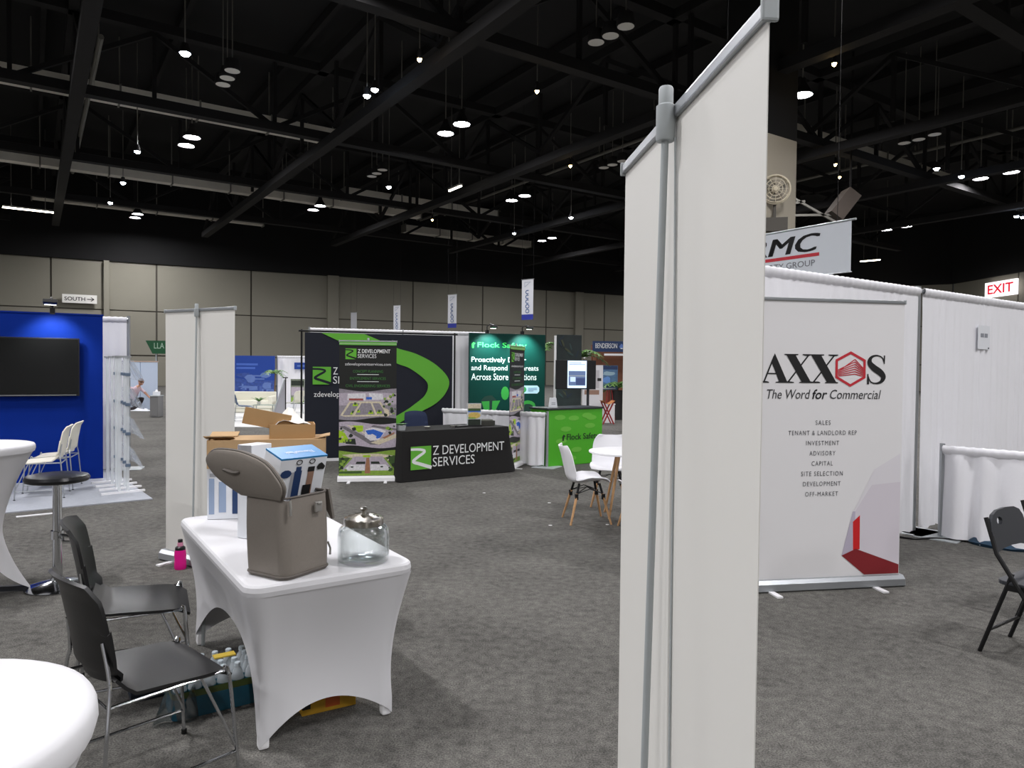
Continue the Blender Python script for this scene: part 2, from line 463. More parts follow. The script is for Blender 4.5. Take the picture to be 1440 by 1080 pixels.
# cross pipes along v
for k, (u, v0, v1, z, lab) in enumerate([(1.9, 27, 47, 12.3, 'pale vertical-looking sprinkler main at the far left of the ceiling'),
                                       (12.6, 22, 50, 13.2, 'thin sprinkler pipe running away above the white roll-up at the left'),
                                       (25.0, 20, 50, 13.0, 'thin sprinkler pipe running away above the middle of the hall'),
                                       (38.0, 10, 40, 13.0, 'thin sprinkler pipe running away at the upper right')]):
    x, y = hall(u, v0); t = thing('sprinkler_pipe', lab, 'pipe', (x, y, 0), TH + math.pi / 2)
    mb = MB(); mb.tube([(0, 0, z), (v1 - v0, 0, z)], 0.09, 8); mb.build('pipe', pipegrey, t, smooth=True)
    for q in range(int((v1 - v0) / 4)):
        mb = MB(); mb.bar((q * 4 + 1, 0, z), (q * 4 + 1, 0, CEIL - 0.015), 0.04); mb.build('hanger_rod', pipegrey, t)

# high-bay lamps hang in pairs on a staggered grid
lensw = lens('high_bay_lens', (252, 250, 252), HIGHBAY)
def highbay_proto():
    h = MB(); h.lathe([(0.02, 0.62), (0.10, 0.60), (0.14, 0.40), (0.34, 0.06), (0.37, 0.0), (0.35, 0.0), (0.14, 0.3)], 14, caps=False)
    b_ = MB(); b_.bar((0, 0, 0.6), (0, 0, CEIL - 11.5 - 0.015), 0.04)
    l_ = MB(); l_.lathe([(0.0, 0.06), (0.315, 0.06)], 12, caps=False)
    return h.mesh('housing', blackpaint, smooth=True), b_.mesh('drop_rod', pipegrey), l_.mesh('lens', lensw)
hb = highbay_proto()
seen = set()
def wherex(px, py):
    h = 'low' if py > 330 else 'midway' if py > 220 else 'high'
    for lim, w_ in ((120, 'at the far left edge'), (330, 'above the blue wall'), (500, 'above the left roll-up'), (600, 'above the road backdrop'),
                   (700, 'above the black table'), (860, 'above the green backdrop'), (1080, 'behind the foreground banner'), (1220, 'above the hexagon banner'), (1330, 'above the drape joint')):
        if px < lim: return h + ' ' + w_
    return h + ' above the exit sign'
nlamp = 0
for i in range(-5, 8):
    for j in range(-4, 7):
        if (i + j) % 2: continue
        for q in (-0.7, 0.7):
            vj = (16.24 + 9.82 * j if j < 2 else 34.4 + 9.65 * (j - 2)) + q; x, y = hall(5.8 + 8.3 * i + 0.016 * i * max(0, vj), vj)
            if not inside(x, y, 4.0): continue
            vis = in_view(x, y, 11.5)
            d = math.hypot(x, y)
            if not vis and d > 46: continue
            px = 720 + 1000 * x / y if y > 1 else -1; py = 517 - 9850 / y if y > 1 else -1
            onscr = y > 1 and -5 < px < 1445 and -5 < py < 470
            if onscr:
                lab = 'lit high-bay lamp, %s of its pair, %s' % ('nearer' if q < 0 else 'farther', wherex(px, py))
                if lab in seen: lab += ', lower down'
                if lab in seen: lab += ', lowest'
                seen.add(lab)
                grp = 'lit high-bay lamps in view'
            else:
                lab = 'round lit high-bay lamp hanging overhead outside the picture'; grp = 'high-bay lamps overhead'
            t = thing('high_bay_lamp', lab, 'lamp', (x, y, 11.5), 0, grp)
            obj('housing', hb[0], t); obj('drop_rod', hb[1], t); obj('lens', hb[2], t); nlamp += 1

# small cool LED pendants and warm work lights, each with drop rod
ledm = lens('cool_led_lens', (214, 230, 255), 60.0)
warmm = lens('warm_lens', (255, 214, 140), 25.0)
def small_lamp(x, y, z, r, m, name, label, grp):
    t = thing(name, label, 'lamp', (x, y, z), 0, grp)
    h = MB(); h.lathe([(0.02, 0.30), (r * 0.6, 0.28), (r * 1.1, 0.05), (r * 1.15, 0.0), (r, 0.0)], 10, caps=False); h.build('housing', blackpaint, t, smooth=True)
    l_ = MB(); l_.lathe([(0.0, -0.10), (r * 0.7, -0.06), (r, 0.0)], 10, caps=False); l_.build('lens', m, t)
    b_ = MB(); b_.bar((0, 0, 0.28), (0, 0, CEIL - z - 0.015), 0.03); b_.build('drop_rod', pipegrey, t)
for k, (x, y) in enumerate([(-9.41, 20.46), (-15.73, 29.88), (-19.15, 35.04), (-22.23, 39.38), (-4.49, 22.97), (-4.85, 23.5), (-6.18, 35.32), (3.37, 42.01), (0.04, 47.06), (18.37, 31.14), (20.2, 32.34), (28.4, 40.4), (28.9, 40.6)]):
    names = ['largest, in the upper left of the ceiling', 'second down the left column', 'third down the left column', 'lowest of the left column', 'left of a close pair at the upper middle', 'right of a close pair at the upper middle',
             'alone above the road backdrop', 'beside the tall foreground banner', 'just above the hanging aisle banners', 'first at the upper right', 'second at the upper right', 'third at the far right edge', 'fourth at the far right edge']
    small_lamp(x, y, 10.5, 0.15 if k == 0 else 0.12, ledm, 'led_pendant', 'small cool white LED pendant, ' + names[k], 'cool white LED pendants')
for k, (x, y) in enumerate([(0.71, 23.19), (-2.79, 20.91), (9.28, 20.91), (2.48, 31.63), (-4.95, 43.45), (13.9, 31.0), (15.0, 33.0), (-5.6, 17.0)]):
    names = ['above the green backdrop', 'in the upper middle', 'right of the tall foreground banner', 'left of the tall foreground banner', 'low above the road backdrop', 'beside the beige column', 'right of the beige column', 'at the top edge left of centre']
    small_lamp(x, y, 10.6, 0.07, warmm, 'amber_work_light', 'tiny amber work light ' + names[k], 'amber work lights in the ceiling')
# fluorescent battens
tubew = lens('fluorescent_tube', (255, 246, 225), 12.0)
for k, (x, y, z, L, rz, lab) in enumerate([(-2.92, 35.47, 10.5, 1.2, TH + math.pi / 2, 'short fluorescent batten above the middle of the hall'),
                                        (-27.5, 40.5, 10.3, 2.4, TH, 'fluorescent batten at the far left edge of the ceiling'),
                                        (29.5, 59.0, 10.8, 1.5, R(-40), 'fluorescent batten just above the right drape')]):
    t = thing('fluorescent_batten', lab, 'lamp', (x, y, z), rz)
    mb = MB(); mb.box((0, 0, 0.07), (L, 0.18, 0.08)); mb.build('housing', pipegrey, t)
    mb = MB(); mb.tube([(-L / 2, 0, 0), (L / 2, 0, 0)], 0.045, 8); mb.build('tube', tubew, t)
    mb = MB(); mb.bar((-L / 3, 0, 0.1), (-L / 3, 0, CEIL - z - 0.015), 0.03); mb.bar((L / 3, 0, 0.1), (L / 3, 0, CEIL - z - 0.015), 0.03); mb.build('hanger_rod', pipegrey, t)
# unlit round loudspeakers in groups of three
spk = MB(); spk.lathe([(0.24, 0.0), (0.27, 0.05), (0.22, 0.35), (0.0, 0.36)], 14, caps=False)
spk_m = spk.mesh('speaker_body', blackpaint, smooth=True)
gr = MB(); gr.lathe([(0.0, -0.02), (0.24, 0.0)], 14, caps=False); gr_m = gr.mesh('speaker_grille', mat('white_speaker_grille', (225, 223, 218), 0.6), smooth=True)
rodm = MB(); rodm.bar((0, 0, 0.3), (0, 0, CEIL - 11.2 - 0.015), 0.03); rodm = rodm.mesh('drop_rod', pipegrey)
for g, (lab, pts) in enumerate([('left above the first truss', [(326, 104), (319, 114), (313, 123)]), ('right of centre at the top', [(873, 43), (852, 56), (832, 65)]),
                                ('in the middle above the road backdrop', [(536, 241), (528, 246), (521, 250)]), ('at the upper right', [(1306, 192), (1284, 199), (1264, 204)]),
                                ('low above the green backdrop', [(871, 229), (857, 234), (845, 238)])]):
    for k, (px, py) in enumerate(pts):
        y = (11.2 - CAM_H) * 1000 / (517 + (px - 720) * 0.0105 - py); x = (px - 720) / 1000 * y
        t = thing('ceiling_loudspeaker', 'unlit white round ceiling loudspeaker, %s of the three %s' % (['nearest', 'middle', 'farthest'][k], lab), 'speaker', (x, y, 11.2), 0, 'round ceiling loudspeakers')
        obj('speaker_body', spk_m, t); obj('speaker_grille', gr_m, t); obj('drop_rod', rodm, t)

# ------------------------------------------------------------------ column, wall fan, signs and hanging banners
colm = mat('beige_column_paint', (176, 168, 152), 0.7, var=0.04, scale=1)
t = thing('column', 'tall beige square column behind the white drape', 'column', (7.72, 22.5, 0), TH)
mb = MB(); mb.slab(rrect(0.8, 0.8, 0.12, 3), 0, 8.75); mb.build('shaft', colm, t, smooth=True)
mb = MB(); mb.slab(rrect(0.8, 0.8, 0.12, 3), 8.75, CEIL - 0.015); mb.build('black_upper_shaft', deckm, t, smooth=True)
mb = MB(); mb.slab(rrect(0.86, 0.86, 0.12, 3), 0, 0.3); mb.build('base_trim', greyplastic, t)
fx, fy, fz = 7.80, 21.35, 7.05
t = thing('wall_fan', 'round cream industrial fan on the beige column', 'fan', (fx, fy, fz), R(-12))
cream = mat('cream_fan_enamel', (214, 204, 180), 0.5)
mb = MB()
for rr in (0.40, 0.30, 0.2, 0.10): mb.tube([(rr * math.cos(a), -0.08 + 0.05 * rr, rr * math.sin(a)) for a in [k * math.pi / 12 for k in range(24)]], 0.012, 5, closed=True)
for k in range(12):
    a = k * math.pi / 6; mb.bar((0.06 * math.cos(a), -0.09, 0.06 * math.sin(a)), (0.40 * math.cos(a), -0.06, 0.40 * math.sin(a)), 0.012)
mb.build('guard', cream, t)
mb = MB(); mb.tube([(0.41 * math.cos(a), 0, 0.41 * math.sin(a)) for a in [k * math.pi / 16 for k in range(32)]], 0.045, 6, closed=True); mb.build('shroud', cream, t, smooth=True)
mb = MB(); mb.lathe([(0.0, -0.12), (0.07, -0.1), (0.09, 0.0), (0.09, 0.2), (0.0, 0.22)], 12)
mb.v = [(x, z, y) for x, y, z in mb.v]; mb.build('hub', cream, t, smooth=True)
for k in range(3):
    mb = MB(); a = k * 2 * math.pi / 3 + 0.4
    pts = []
    for (r_, da) in ((0.08, -0.3), (0.2, -0.42), (0.35, -0.4), (0.37, 0.25), (0.2, 0.2), (0.08, 0.3)):
        pts.append((r_ * math.cos(a + da), r_ * math.sin(a + da)))
    mb.prism(pts, 0.02, 0.05); mb.build('blade', mat('grey_fan_blade', (128, 124, 112), 0.5), t)
mb = MB(); mb.bar((0, 0.1, -0.42), (0, 0.1, -0.85), 0.08); mb.box((0, 0.1, -1.05), (0.7, 0.4, 0.4)); mb.build('bracket', mat('dark_grey_bracket', (86, 82, 76), 0.7), t)

# hanging banner with red underline
t = thing('hanging_banner', 'white hanging company banner with black capitals over a red line, above the drape', 'banner', (6.62, 14.0, 0), TH - math.pi / 2)
# local x runs toward the camera; its printed face looks left
zt, zb = 4.62, 3.60; Lb_ = 3.4
mb = MB(); mb.box((-Lb_ / 2, 0, (zt + zb) / 2), (Lb_, 0.004, zt - zb)); mb.build('panel', mat('hanging_banner_vinyl', (214, 219, 226), 0.5), t)
mb = MB(); mb.tube([(-Lb_ - 0.1, 0, zt), (0.09, 0, zt)], 0.022, 8); mb.build('top_pole', alu, t)
mb = MB(); mb.tube([(-Lb_ - 0.02, 0, zb), (0.02, 0, zb)], 0.012, 8); mb.build('hem_pole', alu, t)
for q in (-0.3, -Lb_ + 0.3):
    mb = MB(); mb.tube([(q, 0, zt), (q, 0, CEIL - 0.015)], 0.006, 5); mb.build('hanging_wire', blackpaint, t)
text(t, 'RMC', -2.36, 4.11, 1.68, 0.37, ink, y=-0.006, shear=0.22, thick=0.022)
decal(t, 'underline', [(red_ink, rect(-2.5, 4.0, -0.68, 4.07))], y=-0.006)
text(t, 'PROPERTY GROUP', -2.45, 3.81, 1.68, 0.125, mat('grey_ink', (110, 112, 118), 0.6), y=-0.006)

# slanted duct stub and steel braces right of the column
t = thing('duct_stub', 'short slanted brownish duct with thin braces right of the beige column', 'duct', (13.4, 30.0, 8.1))
brownd = mat('brownish_duct', (74, 66, 60), 0.7, var=0.2, scale=2)
mb = MB(); mb.bar((0, 0, 0), (0.75, 0, 1.0), 0.8, 0.6); mb.build('duct_section', brownd, t)
mb = MB(); mb.bar((0.7, 0, 0.9), (0.7, 0, CEIL - 8.1 - 0.015), 0.06); mb.build('hanger_rod', blackpaint, t)
for p_, q_ in (((-1.9, 0, 0.9), (0.1, 0, -0.2)), ((-2.1, 0, 0.05), (0.0, 0, 0.1)), ((-2.0, 0, 0.5), (-1.2, 0, 0.65))):
    mb = MB(); mb.bar(p_, q_, 0.09); mb.build('brace', pipegrey, t)
# lit exit sign on the right wall
d_ = (WD - WC).normalized(); pt = WC + d_ * 5.9
t = thing('exit_sign', 'lit white EXIT sign with red letters on the wall at the far right', 'sign', (pt.x - 0.35, pt.y, 7.45), math.atan2(d_.y, d_.x))
mb = MB(); mb.box((0, 0, 0.5), (3.2, 0.16, 1.15)); mb.build('sign_box', lens('exit_sign_face', (250, 244, 246), 0.85), t)
text(t, 'EXIT', 0, 0.17, 2.6, 0.70, lens('exit_red', (214, 30, 52), 0.6), y=-0.09, align='C', bold=0.02)
# south sign on the far wall
t = thing('direction_sign', 'white SOUTH sign with arrow high on the far wall', 'sign', (WA.x + wd_.x * 4.7 + 0.1, WA.y + wd_.y * 4.7 - 0.3, 5.9), math.atan2(wd_.y, wd_.x))
mb = MB(); mb.box((0, 0, 0.27), (2.1, 0.06, 0.6)); mb.build('sign_panel', mat('sign_white', (232, 231, 226), 0.6), t)
text(t, 'SOUTH', -0.92, 0.13, 1.25, 0.27, ink, y=-0.04, bold=0.01)
decal(t, 'arrow', [(ink, stroke((0.45, 0.265), (0.85, 0.265), 0.05)), (ink, stroke((0.68, 0.40), (0.87, 0.26), 0.05)), (ink, stroke((0.68, 0.13), (0.87, 0.27), 0.05))], y=-0.04)
mb = MB(); mb.bar((-0.9, 0.1, 0.4), (-0.9, 0.3, 0.4), 0.05); mb.bar((0.9, 0.1, 0.4), (0.9, 0.3, 0.4), 0.05); mb.build('bracket', pipegrey, t)

# aisle banners hanging one behind the other
bluetab = mat('royal_blue_print', (40, 52, 150), 0.6)
blueink = mat('steel_blue_ink', (62, 96, 150), 0.6)
fw = mat('aisle_banner_white', (214, 216, 222), 0.6)
for k, (px, zc, y, lab, ltr) in enumerate([(740.5, 421, 36.0, 'nearest and largest, above the green backdrop', True), (635, 437.5, 44.0, 'second, above the right end of the road backdrop', True), (557.5, 449, 52.0, 'third, above the top of the road backdrop', True), (497, 457, 57.0, 'fourth and farthest, above the road backdrop', False)]):
    s = 1.0
    x = (px - 720) / 1000 * y; z = CAM_H + (516.9 + (px - 720) * .0105 - zc) / 1000 * y
    t = thing('aisle_banner', 'narrow white aisle banner with blue foot, ' + lab, 'banner', (x, y, z), R(-38), 'narrow aisle banners')
    mb = MB(); mb.box((0, 0, 0.12), (0.72, 0.006, 1.76)); mb.build('panel', fw, t)
    mb = MB(); mb.box((0, 0, -0.90), (0.72, 0.008, 0.27)); mb.build('blue_foot', bluetab, t)
    mb = MB(); mb.tube([(-0.4, 0, 1.0), (0.4, 0, 1.0)], 0.02, 6); mb.build('top_pole', alu, t)
    for q in (-0.36, 0.36):
        mb = MB(); mb.tube([(q, 0, 1.0), (q, 0, CEIL - 0.015 - z)], 0.006, 4); mb.build('hanging_wire', blackpaint, t)
    if ltr:
        for q in range(5):
            mb = MB(); zz = -0.60 + q * 0.24
            mb.tube([(0.11 * math.cos(a), -0.012, zz + 0.09 * math.sin(a)) for a in [w_ * math.pi / 5 + (0.9 if q > 1 else 0) for w_ in range(10 if q < 2 else 8)]], 0.022, 4, closed=(q < 2)); mb.build('printed_letter', blueink, t)
        decal(t, 'printed_emblem', [(mat('pale_grey_ink', (178, 184, 196), 0.6), stroke((-0.18, 0.62), (0.15, 0.85), 0.05)), (MATS['pale_grey_ink'], stroke((-0.2, 0.86), (0.2, 0.86), 0.05)), (MATS['pale_grey_ink'], stroke((-0.18, 0.62), (-0.18, 0.85), 0.04))], y=-0.006)
# ------------------------------------------------------------------ roll-up banners
def rollup(name, label, loc, rz, wd, ht, face, back_detail=True, basem=None, lean=0.06, wavy=1.0):
    t = thing(name, label, 'banner', loc, rz)
    basem = basem or alu
    mb = MB(); prof = [(-0.06, 0.012), (-0.045, 0.0), (0.045, 0.0), (0.06, 0.012), (0.055, 0.06), (0.03, 0.085), (-0.03, 0.085), (-0.055, 0.06)]
    n = len(prof); vs = [(-wd / 2 - 0.015, p[0], p[1]) for p in prof] + [(wd / 2 + 0.015, p[0], p[1]) for p in prof]
    mb.add(vs, [tuple(range(n)), tuple(range(2 * n - 1, n - 1, -1))] + [(j, j + n, (j + 1) % n + n, (j + 1) % n) for j in range(n)])
    mb.build('base_cassette', basem, t)
    for q in (-0.32 * wd, 0.32 * wd):
        mb = MB(); mb.box((q, 0, 0.006), (0.045, 0.36, 0.012)); mb.build('foot', white_paint, t)
    random.seed(int(abs(loc[0]) * 100))
    ph = random.uniform(0, 6)
    def f(a, b_):   # faint waviness of the hanging sheet
        x = -wd / 2 + wd * a; z = 0.08 + (ht - 0.08) * b_
        return (x, wavy * (0.004 * math.sin(3.0 * a + ph) * math.sin(math.pi * b_) + 0.0025 * math.sin(9 * a + 4 * b_ + ph) * (1 - b_)), z)
    mb = MB(); mb.grid(f, 16, 24)
    mb.build('panel', face, t, smooth=True, solid=0.0016)
    mb = MB(); mb.box((0, 0, ht - 0.008), (wd + 0.002, 0.018, 0.024)); mb.build('top_rail', alu, t, bevel=0.004)
    for q in (-1, 1):
        mb = MB(); mb.box((q * (wd / 2 + 0.003), 0, ht - 0.008), (0.008, 0.026, 0.034)); mb.build('rail_end_cap', alu_dull, t, bevel=0.004)
    if back_detail:
        mb = MB(); mb.tube([(0, lean, 0.07), (0, 0.022, ht - 0.03)], 0.0075, 10); mb.build('support_pole', alu_dull, t, smooth=True)
        mb = MB(); mb.lathe([(0.0, -0.055), (0.017, -0.055), (0.019, -0.05), (0.019, 0.012), (0.0145, 0.016), (0.0145, 0.045), (0.012, 0.05), (0.0, 0.05)], 12, c=(0, 0.022, ht - 0.01)); mb.build('pole_hook', alu_dull, t, smooth=True)
    return t

t = rollup('roll_up_banner', 'tall blank back of a white roll-up banner nearest the camera, pole down its middle', (0.3165, 1.402, 0), R(95.2), 0.80, 2.16, white_vinyl)
mb = MB(); mb.tube([(-0.012, 0.006, 2.10), (-0.03, 0.006, 1.6), (-0.038, 0.006, 0.12)], 0.0022, 6); mb.build('shadow_line', alu_dull, t)  # thin grey rod drawn in for the dark shadow line beside the pole
t = rollup('roll_up_banner', 'blank back of a white roll-up banner behind the far end of the spandex table', (-2.545, 5.78, 0), R(150), 0.87, 2.10, white_vinyl)

# AXXOS banner
AXW = 1.34
axx = rollup('roll_up_banner', 'wide white roll-up banner with black serif name and red hexagon, in front of the drape', (2.35, 5.36, 0), R(9.8), AXW, 2.19, white_print, back_detail=False, wavy=0.0)
def crop(x, y):       # artwork units -> banner face
    return (-0.66 + 0.137 + (x - 40) * 0.0008, 1.558 + (417 - y) * 0.000742)
A = []
def ap(pts, m=ink): A.append((m, [crop(*p) for p in pts]))
ap([(187, 120), (320, 412), (238, 412), (155, 212)])
ap(stroke((181, 150), (82, 410), 15)); ap(stroke((112, 325), (215, 325), 13))
def serif(x0, x1, yb, up=1):
    ap([(x0, yb), (x1, yb), (x1, yb - 9 * up), (x1 - (x1 - x0) * 0.25, yb - 16 * up), (x0 + (x1 - x0) * 0.25, yb - 16 * up), (x0, yb - 9 * up)])
serif(38, 133, 417); serif(200, 385, 417)
decal(axx, 'letter', A, y=-0.0026, step=0.00002); A.clear()
ap([(300, 128), (392, 128), (562, 414), (468, 414)]); ap(stroke((535, 130), (322, 414), 15)); serif(285, 425, 126, -1); serif(470, 560, 126, -1); serif(440, 600, 417)
decal(axx, 'letter', A, y=-0.0026, step=0.00002); A.clear()
ap([(553, 128), (655, 128), (825, 414), (728, 414)]); ap(stroke((800, 130), (580, 414), 15))
serif(545, 690, 126, -1); serif(735, 836, 126, -1); serif(565, 655, 417); serif(705, 840, 417)
decal(axx, 'letter', A, y=-0.0028, step=0.00002); A.clear()
sp = smooth_path([(1322, 205, 8), (1298, 150, 12), (1238, 130, 16), (1182, 152, 30), (1168, 205, 50), (1215, 258, 66), (1280, 302, 66), (1316, 350, 52), (1293, 398, 32), (1236, 416, 16), (1180, 398, 12), (1152, 335, 8)], 4)
for q in ribbon([(p[0], p[1]) for p in sp], [p[2] for p in sp]): ap(q)
ap([(1316, 128), (1330, 128), (1328, 215), (1318, 215)]); ap([(1146, 318), (1156, 318), (1166, 425), (1144, 425)])
decal(axx, 'letter', A, y=-0.0026, step=0.00002); A.clear()
A = []
oh = [(968, 90), (1127, 176), (1127, 362), (968, 454), (810, 362), (810, 176)]; ih = [(968, 120), (1102, 192), (1102, 347), (968, 425), (835, 347), (835, 192)]
for k in range(6): ap([oh[k], oh[(k + 1) % 6], ih[(k + 1) % 6], ih[k]], red_ink)
for k in range(7):
    q = k / 6.0
    a = (838, 268 + 76 * q); b = (1014, 172 + 150 * q); c = (1100, 262 + 82 * q)
    ap(stroke(a if k else (862, 280), b, 9), red_ink); ap(stroke(b, c, 9), red_ink)
decal(axx, 'hexagon_emblem', A, y=-0.0026, step=0.00002)
x0, zb_ = crop(115, 578)
dkgrey = mat('dark_grey_ink', (52, 52, 54), 0.6)
text(axx, 'The Word', x0, zb_, 0.352, 0.070, dkgrey, y=-0.0026, shear=0.22)
x1, _ = crop(575, 578); text(axx, 'for', x1, zb_ - 0.002, 0.125, 0.074, ink, y=-0.0026, shear=0.25, bold=0.015)
x2, _ = crop(760, 578); text(axx, 'Commercial', x2, zb_, 0.428, 0.070, dkgrey, y=-0.0026, shear=0.22)
for k, s in enumerate(['SALES', 'TENANT & LANDLORD REP', 'INVESTMENT', 'ADVISORY', 'CAPITAL', 'SITE SELECTION', 'DEVELOPMENT', 'OFF-MARKET']):
    wd = {'SALES': 0.125, 'TENANT & LANDLORD REP': 0.565, 'INVESTMENT': 0.272, 'ADVISORY': 0.215, 'CAPITAL': 0.175, 'SITE SELECTION': 0.345, 'DEVELOPMENT': 0.312, 'OFF-MARKET': 0.272}[s]
    text(axx, s, 0.0, 1.243 - 0.0772 * k, wd, 0.034, mat('mid_grey_ink', (92, 92, 96), 0.6), y=-0.0026, align='C', spacing=1.25)
def s2(s, z): return (s - 0.66, z)
lav1 = mat('lavender_print', (217, 211, 219), 0.5); lav2 = mat('deep_lavender_print', (188, 181, 198), 0.5); lav0 = mat('pale_lavender_print', (226, 223, 228), 0.5)
decal(axx, 'corner_artwork', [
    (lav0, [s2(0.93, 0.58), s2(1.10, 0.90), s2(1.32, 1.02), s2(1.325, 0.15), s2(1.0, 0.28)]),
    (lav1, [s2(0.93, 0.56), s2(1.08, 0.78), s2(1.325, 0.80), s2(1.325, 0.15), s2(0.96, 0.28)]),
    (lav2, [s2(0.837, 0.245), s2(0.925, 0.58), s2(0.945, 0.58), s2(0.945, 0.29)]),
    (mat('bright_red_print', (205, 36, 40), 0.5), [s2(0.926, 0.50), s2(0.985, 0.55), s2(0.988, 0.288), s2(0.932, 0.285)]),
    (mat('dark_red_print', (132, 36, 42), 0.5), [s2(0.837, 0.245), s2(0.955, 0.293), s2(1.325, 0.160), s2(1.325, 0.092), s2(1.03, 0.092)])], y=-0.0024, step=0.0001)

# ------------------------------------------------------------------ pipe and drape
def drape_panel(x0, x1, z0, z1, amp, period, seed, flare=0.0, y0=0.0):
    rnd = random.Random(seed); ph = [rnd.uniform(0, 6.3) for _ in range(4)]
    L = x1 - x0; n = max(12, int(L / period * 7)); mb = MB()
    def f(a, b):
        x = x0 + L * a; s = x / period * 2 * math.pi
        w_ = math.sin(s + ph[0] + 0.9 * math.sin(s * 0.31 + ph[1])) * (0.6 + 0.4 * math.sin(s * 0.17 + ph[2]))
        k = amp * (0.35 + 0.65 * (1 - b) ** 0.8) * (1.0 if b < 0.93 else 0.25)
        return (x + 0.01 * math.sin(s * 0.5 + ph[3]) * (1 - b), y0 + w_ * k - flare * (1 - b), z0 + (z1 - z0) * b + (0.012 * math.sin(s * 0.5) if b == 0 else 0))
    mb.grid(f, n, 18)
    return mb
def pipe_drape(name, label, a, b, ht, nseg, amp=0.03, period=0.16, seed=1, flare=0.0, zlow=0.02, header=True):
    a = Vector(a); b = Vector(b); d = b - a; L = d.length
    t = thing(name, label, 'drape', (a.x, a.y, 0), math.atan2(d.y, d.x))
    for k in range(nseg + 1):
        mb = MB(); mb.tube([(k * L / nseg, 0.03, 0), (k * L / nseg, 0.03, ht + 0.03)], 0.024, 10); mb.build('upright', alu, t, smooth=True)
        mb = MB(); mb.slab(rrect(0.2, 0.2, 0.03, 2, k * L / nseg, 0.03), 0, 0.008); mb.build('base_plate', alu_dull, t)
    for k in range(nseg):
        mb = MB(); mb.tube([(k * L / nseg, 0, ht - 0.02), ((k + 1) * L / nseg, 0, ht - 0.02)], 0.022, 8); mb.build('crossbar', alu, t, smooth=True)
        drape_panel(k * L / nseg + 0.02, (k + 1) * L / nseg - 0.02, zlow, ht, amp, period, seed * 10 + k, flare).build('drape_panel', drape_white, t, smooth=70)
        if header:
            mb = MB()
            def f(p, q, k=k):
                x = k * L / nseg + 0.015 + (L / nseg - 0.03) * p
                an = math.pi * q
                return (x, -0.033 * math.sin(an) * (1 + 0.12 * math.sin(x * 60)), ht - 0.02 + 0.033 * math.cos(an) + 0.003 * math.sin(x * 75) - 0.05 * max(0, q - 0.6))
            mb.grid(f, int(L / nseg / 0.02), 8); mb.build('rod_pocket', drape_white, t, smooth=True)
    return t
pipe_drape('pipe_and_drape', 'tall white pipe and drape wall behind the hexagon banner', (1.25, 5.32), (4.16, 7.30), 2.50, 1, 0.028, 0.16, 3)
pipe_drape('pipe_and_drape', 'tall white pipe and drape wall at the right edge, beyond the low drape', (4.20, 7.33), (8.9, 10.6), 2.50, 2, 0.028, 0.16, 5)
pipe_drape('low_drape', 'low white side drape at the right edge behind the folding chair', (4.28, 7.06), (6.0, 5.2), 0.91, 1, 0.075, 0.27, 6, 0.06)
# paper notice pinned to the drape
d0 = Vector((4.7, 3.27)).normalized(); q = Vector((4.20, 7.33)) + d0 * 1.42
t = thing('paper_notice', 'small white paper notice pinned on the right drape', 'notice', (q.x + 0.012, q.y - 0.017, 1.93), math.atan2(d0.y, d0.x))
mb = MB(); mb.box((0, 0, 0.12), (0.30, 0.003, 0.27)); mb.build('sheet', white_card, t)
decal(t, 'printed_number', [(mat('faded_grey_ink', (140, 144, 152), 0.6), rect(-0.09, 0.12, -0.005, 0.165)), (MATS['faded_grey_ink'], rect(0.01, 0.12, 0.09, 0.165))], y=-0.003)
mb = MB(); mb.box((0.12, -0.003, 0.0), (0.025, 0.003, 0.015)); mb.build('pin', greyplastic, t)
# stuff peeking out under the low drape
for k, (x, y, s, c, lab) in enumerate([(4.62, 6.70, 0.26, (34, 62, 84), 'flattened dark blue bag peeking out under the low drape'), (4.95, 6.34, 0.22, (30, 50, 70), 'second dark bag under the low drape, nearer the chair')]):
    mb = MB(); mb.lathe([(0.0, 0.0), (s * 0.9, 0.0), (s, 0.025), (s * 0.8, 0.055), (0.0, 0.06)], 12); mb.v = [(a, b_ * 0.5, z * (1 + 0.3 * math.sin(a * 30))) for a, b_, z in mb.v]
    o = mb.build('plastic_bag', mat('bag_blue_%d' % k, c, 0.4), None, smooth=True); o.location = (x, y, 0); o.rotation_euler = (0, 0, R(-48)); tag(o, lab, 'bag')
mb = MB(); mb.tube(smooth_path([(3.75, 7.15, 0.012), (3.95, 6.95, 0.012), (4.2, 6.98, 0.012), (4.45, 6.86, 0.012), (4.7, 6.62, 0.012)], 4), 0.010, 6); o = mb.build('power_cable', blacksteel, None, smooth=True); tag(o, 'black power cable on the carpet beside the hexagon banner', 'cable')

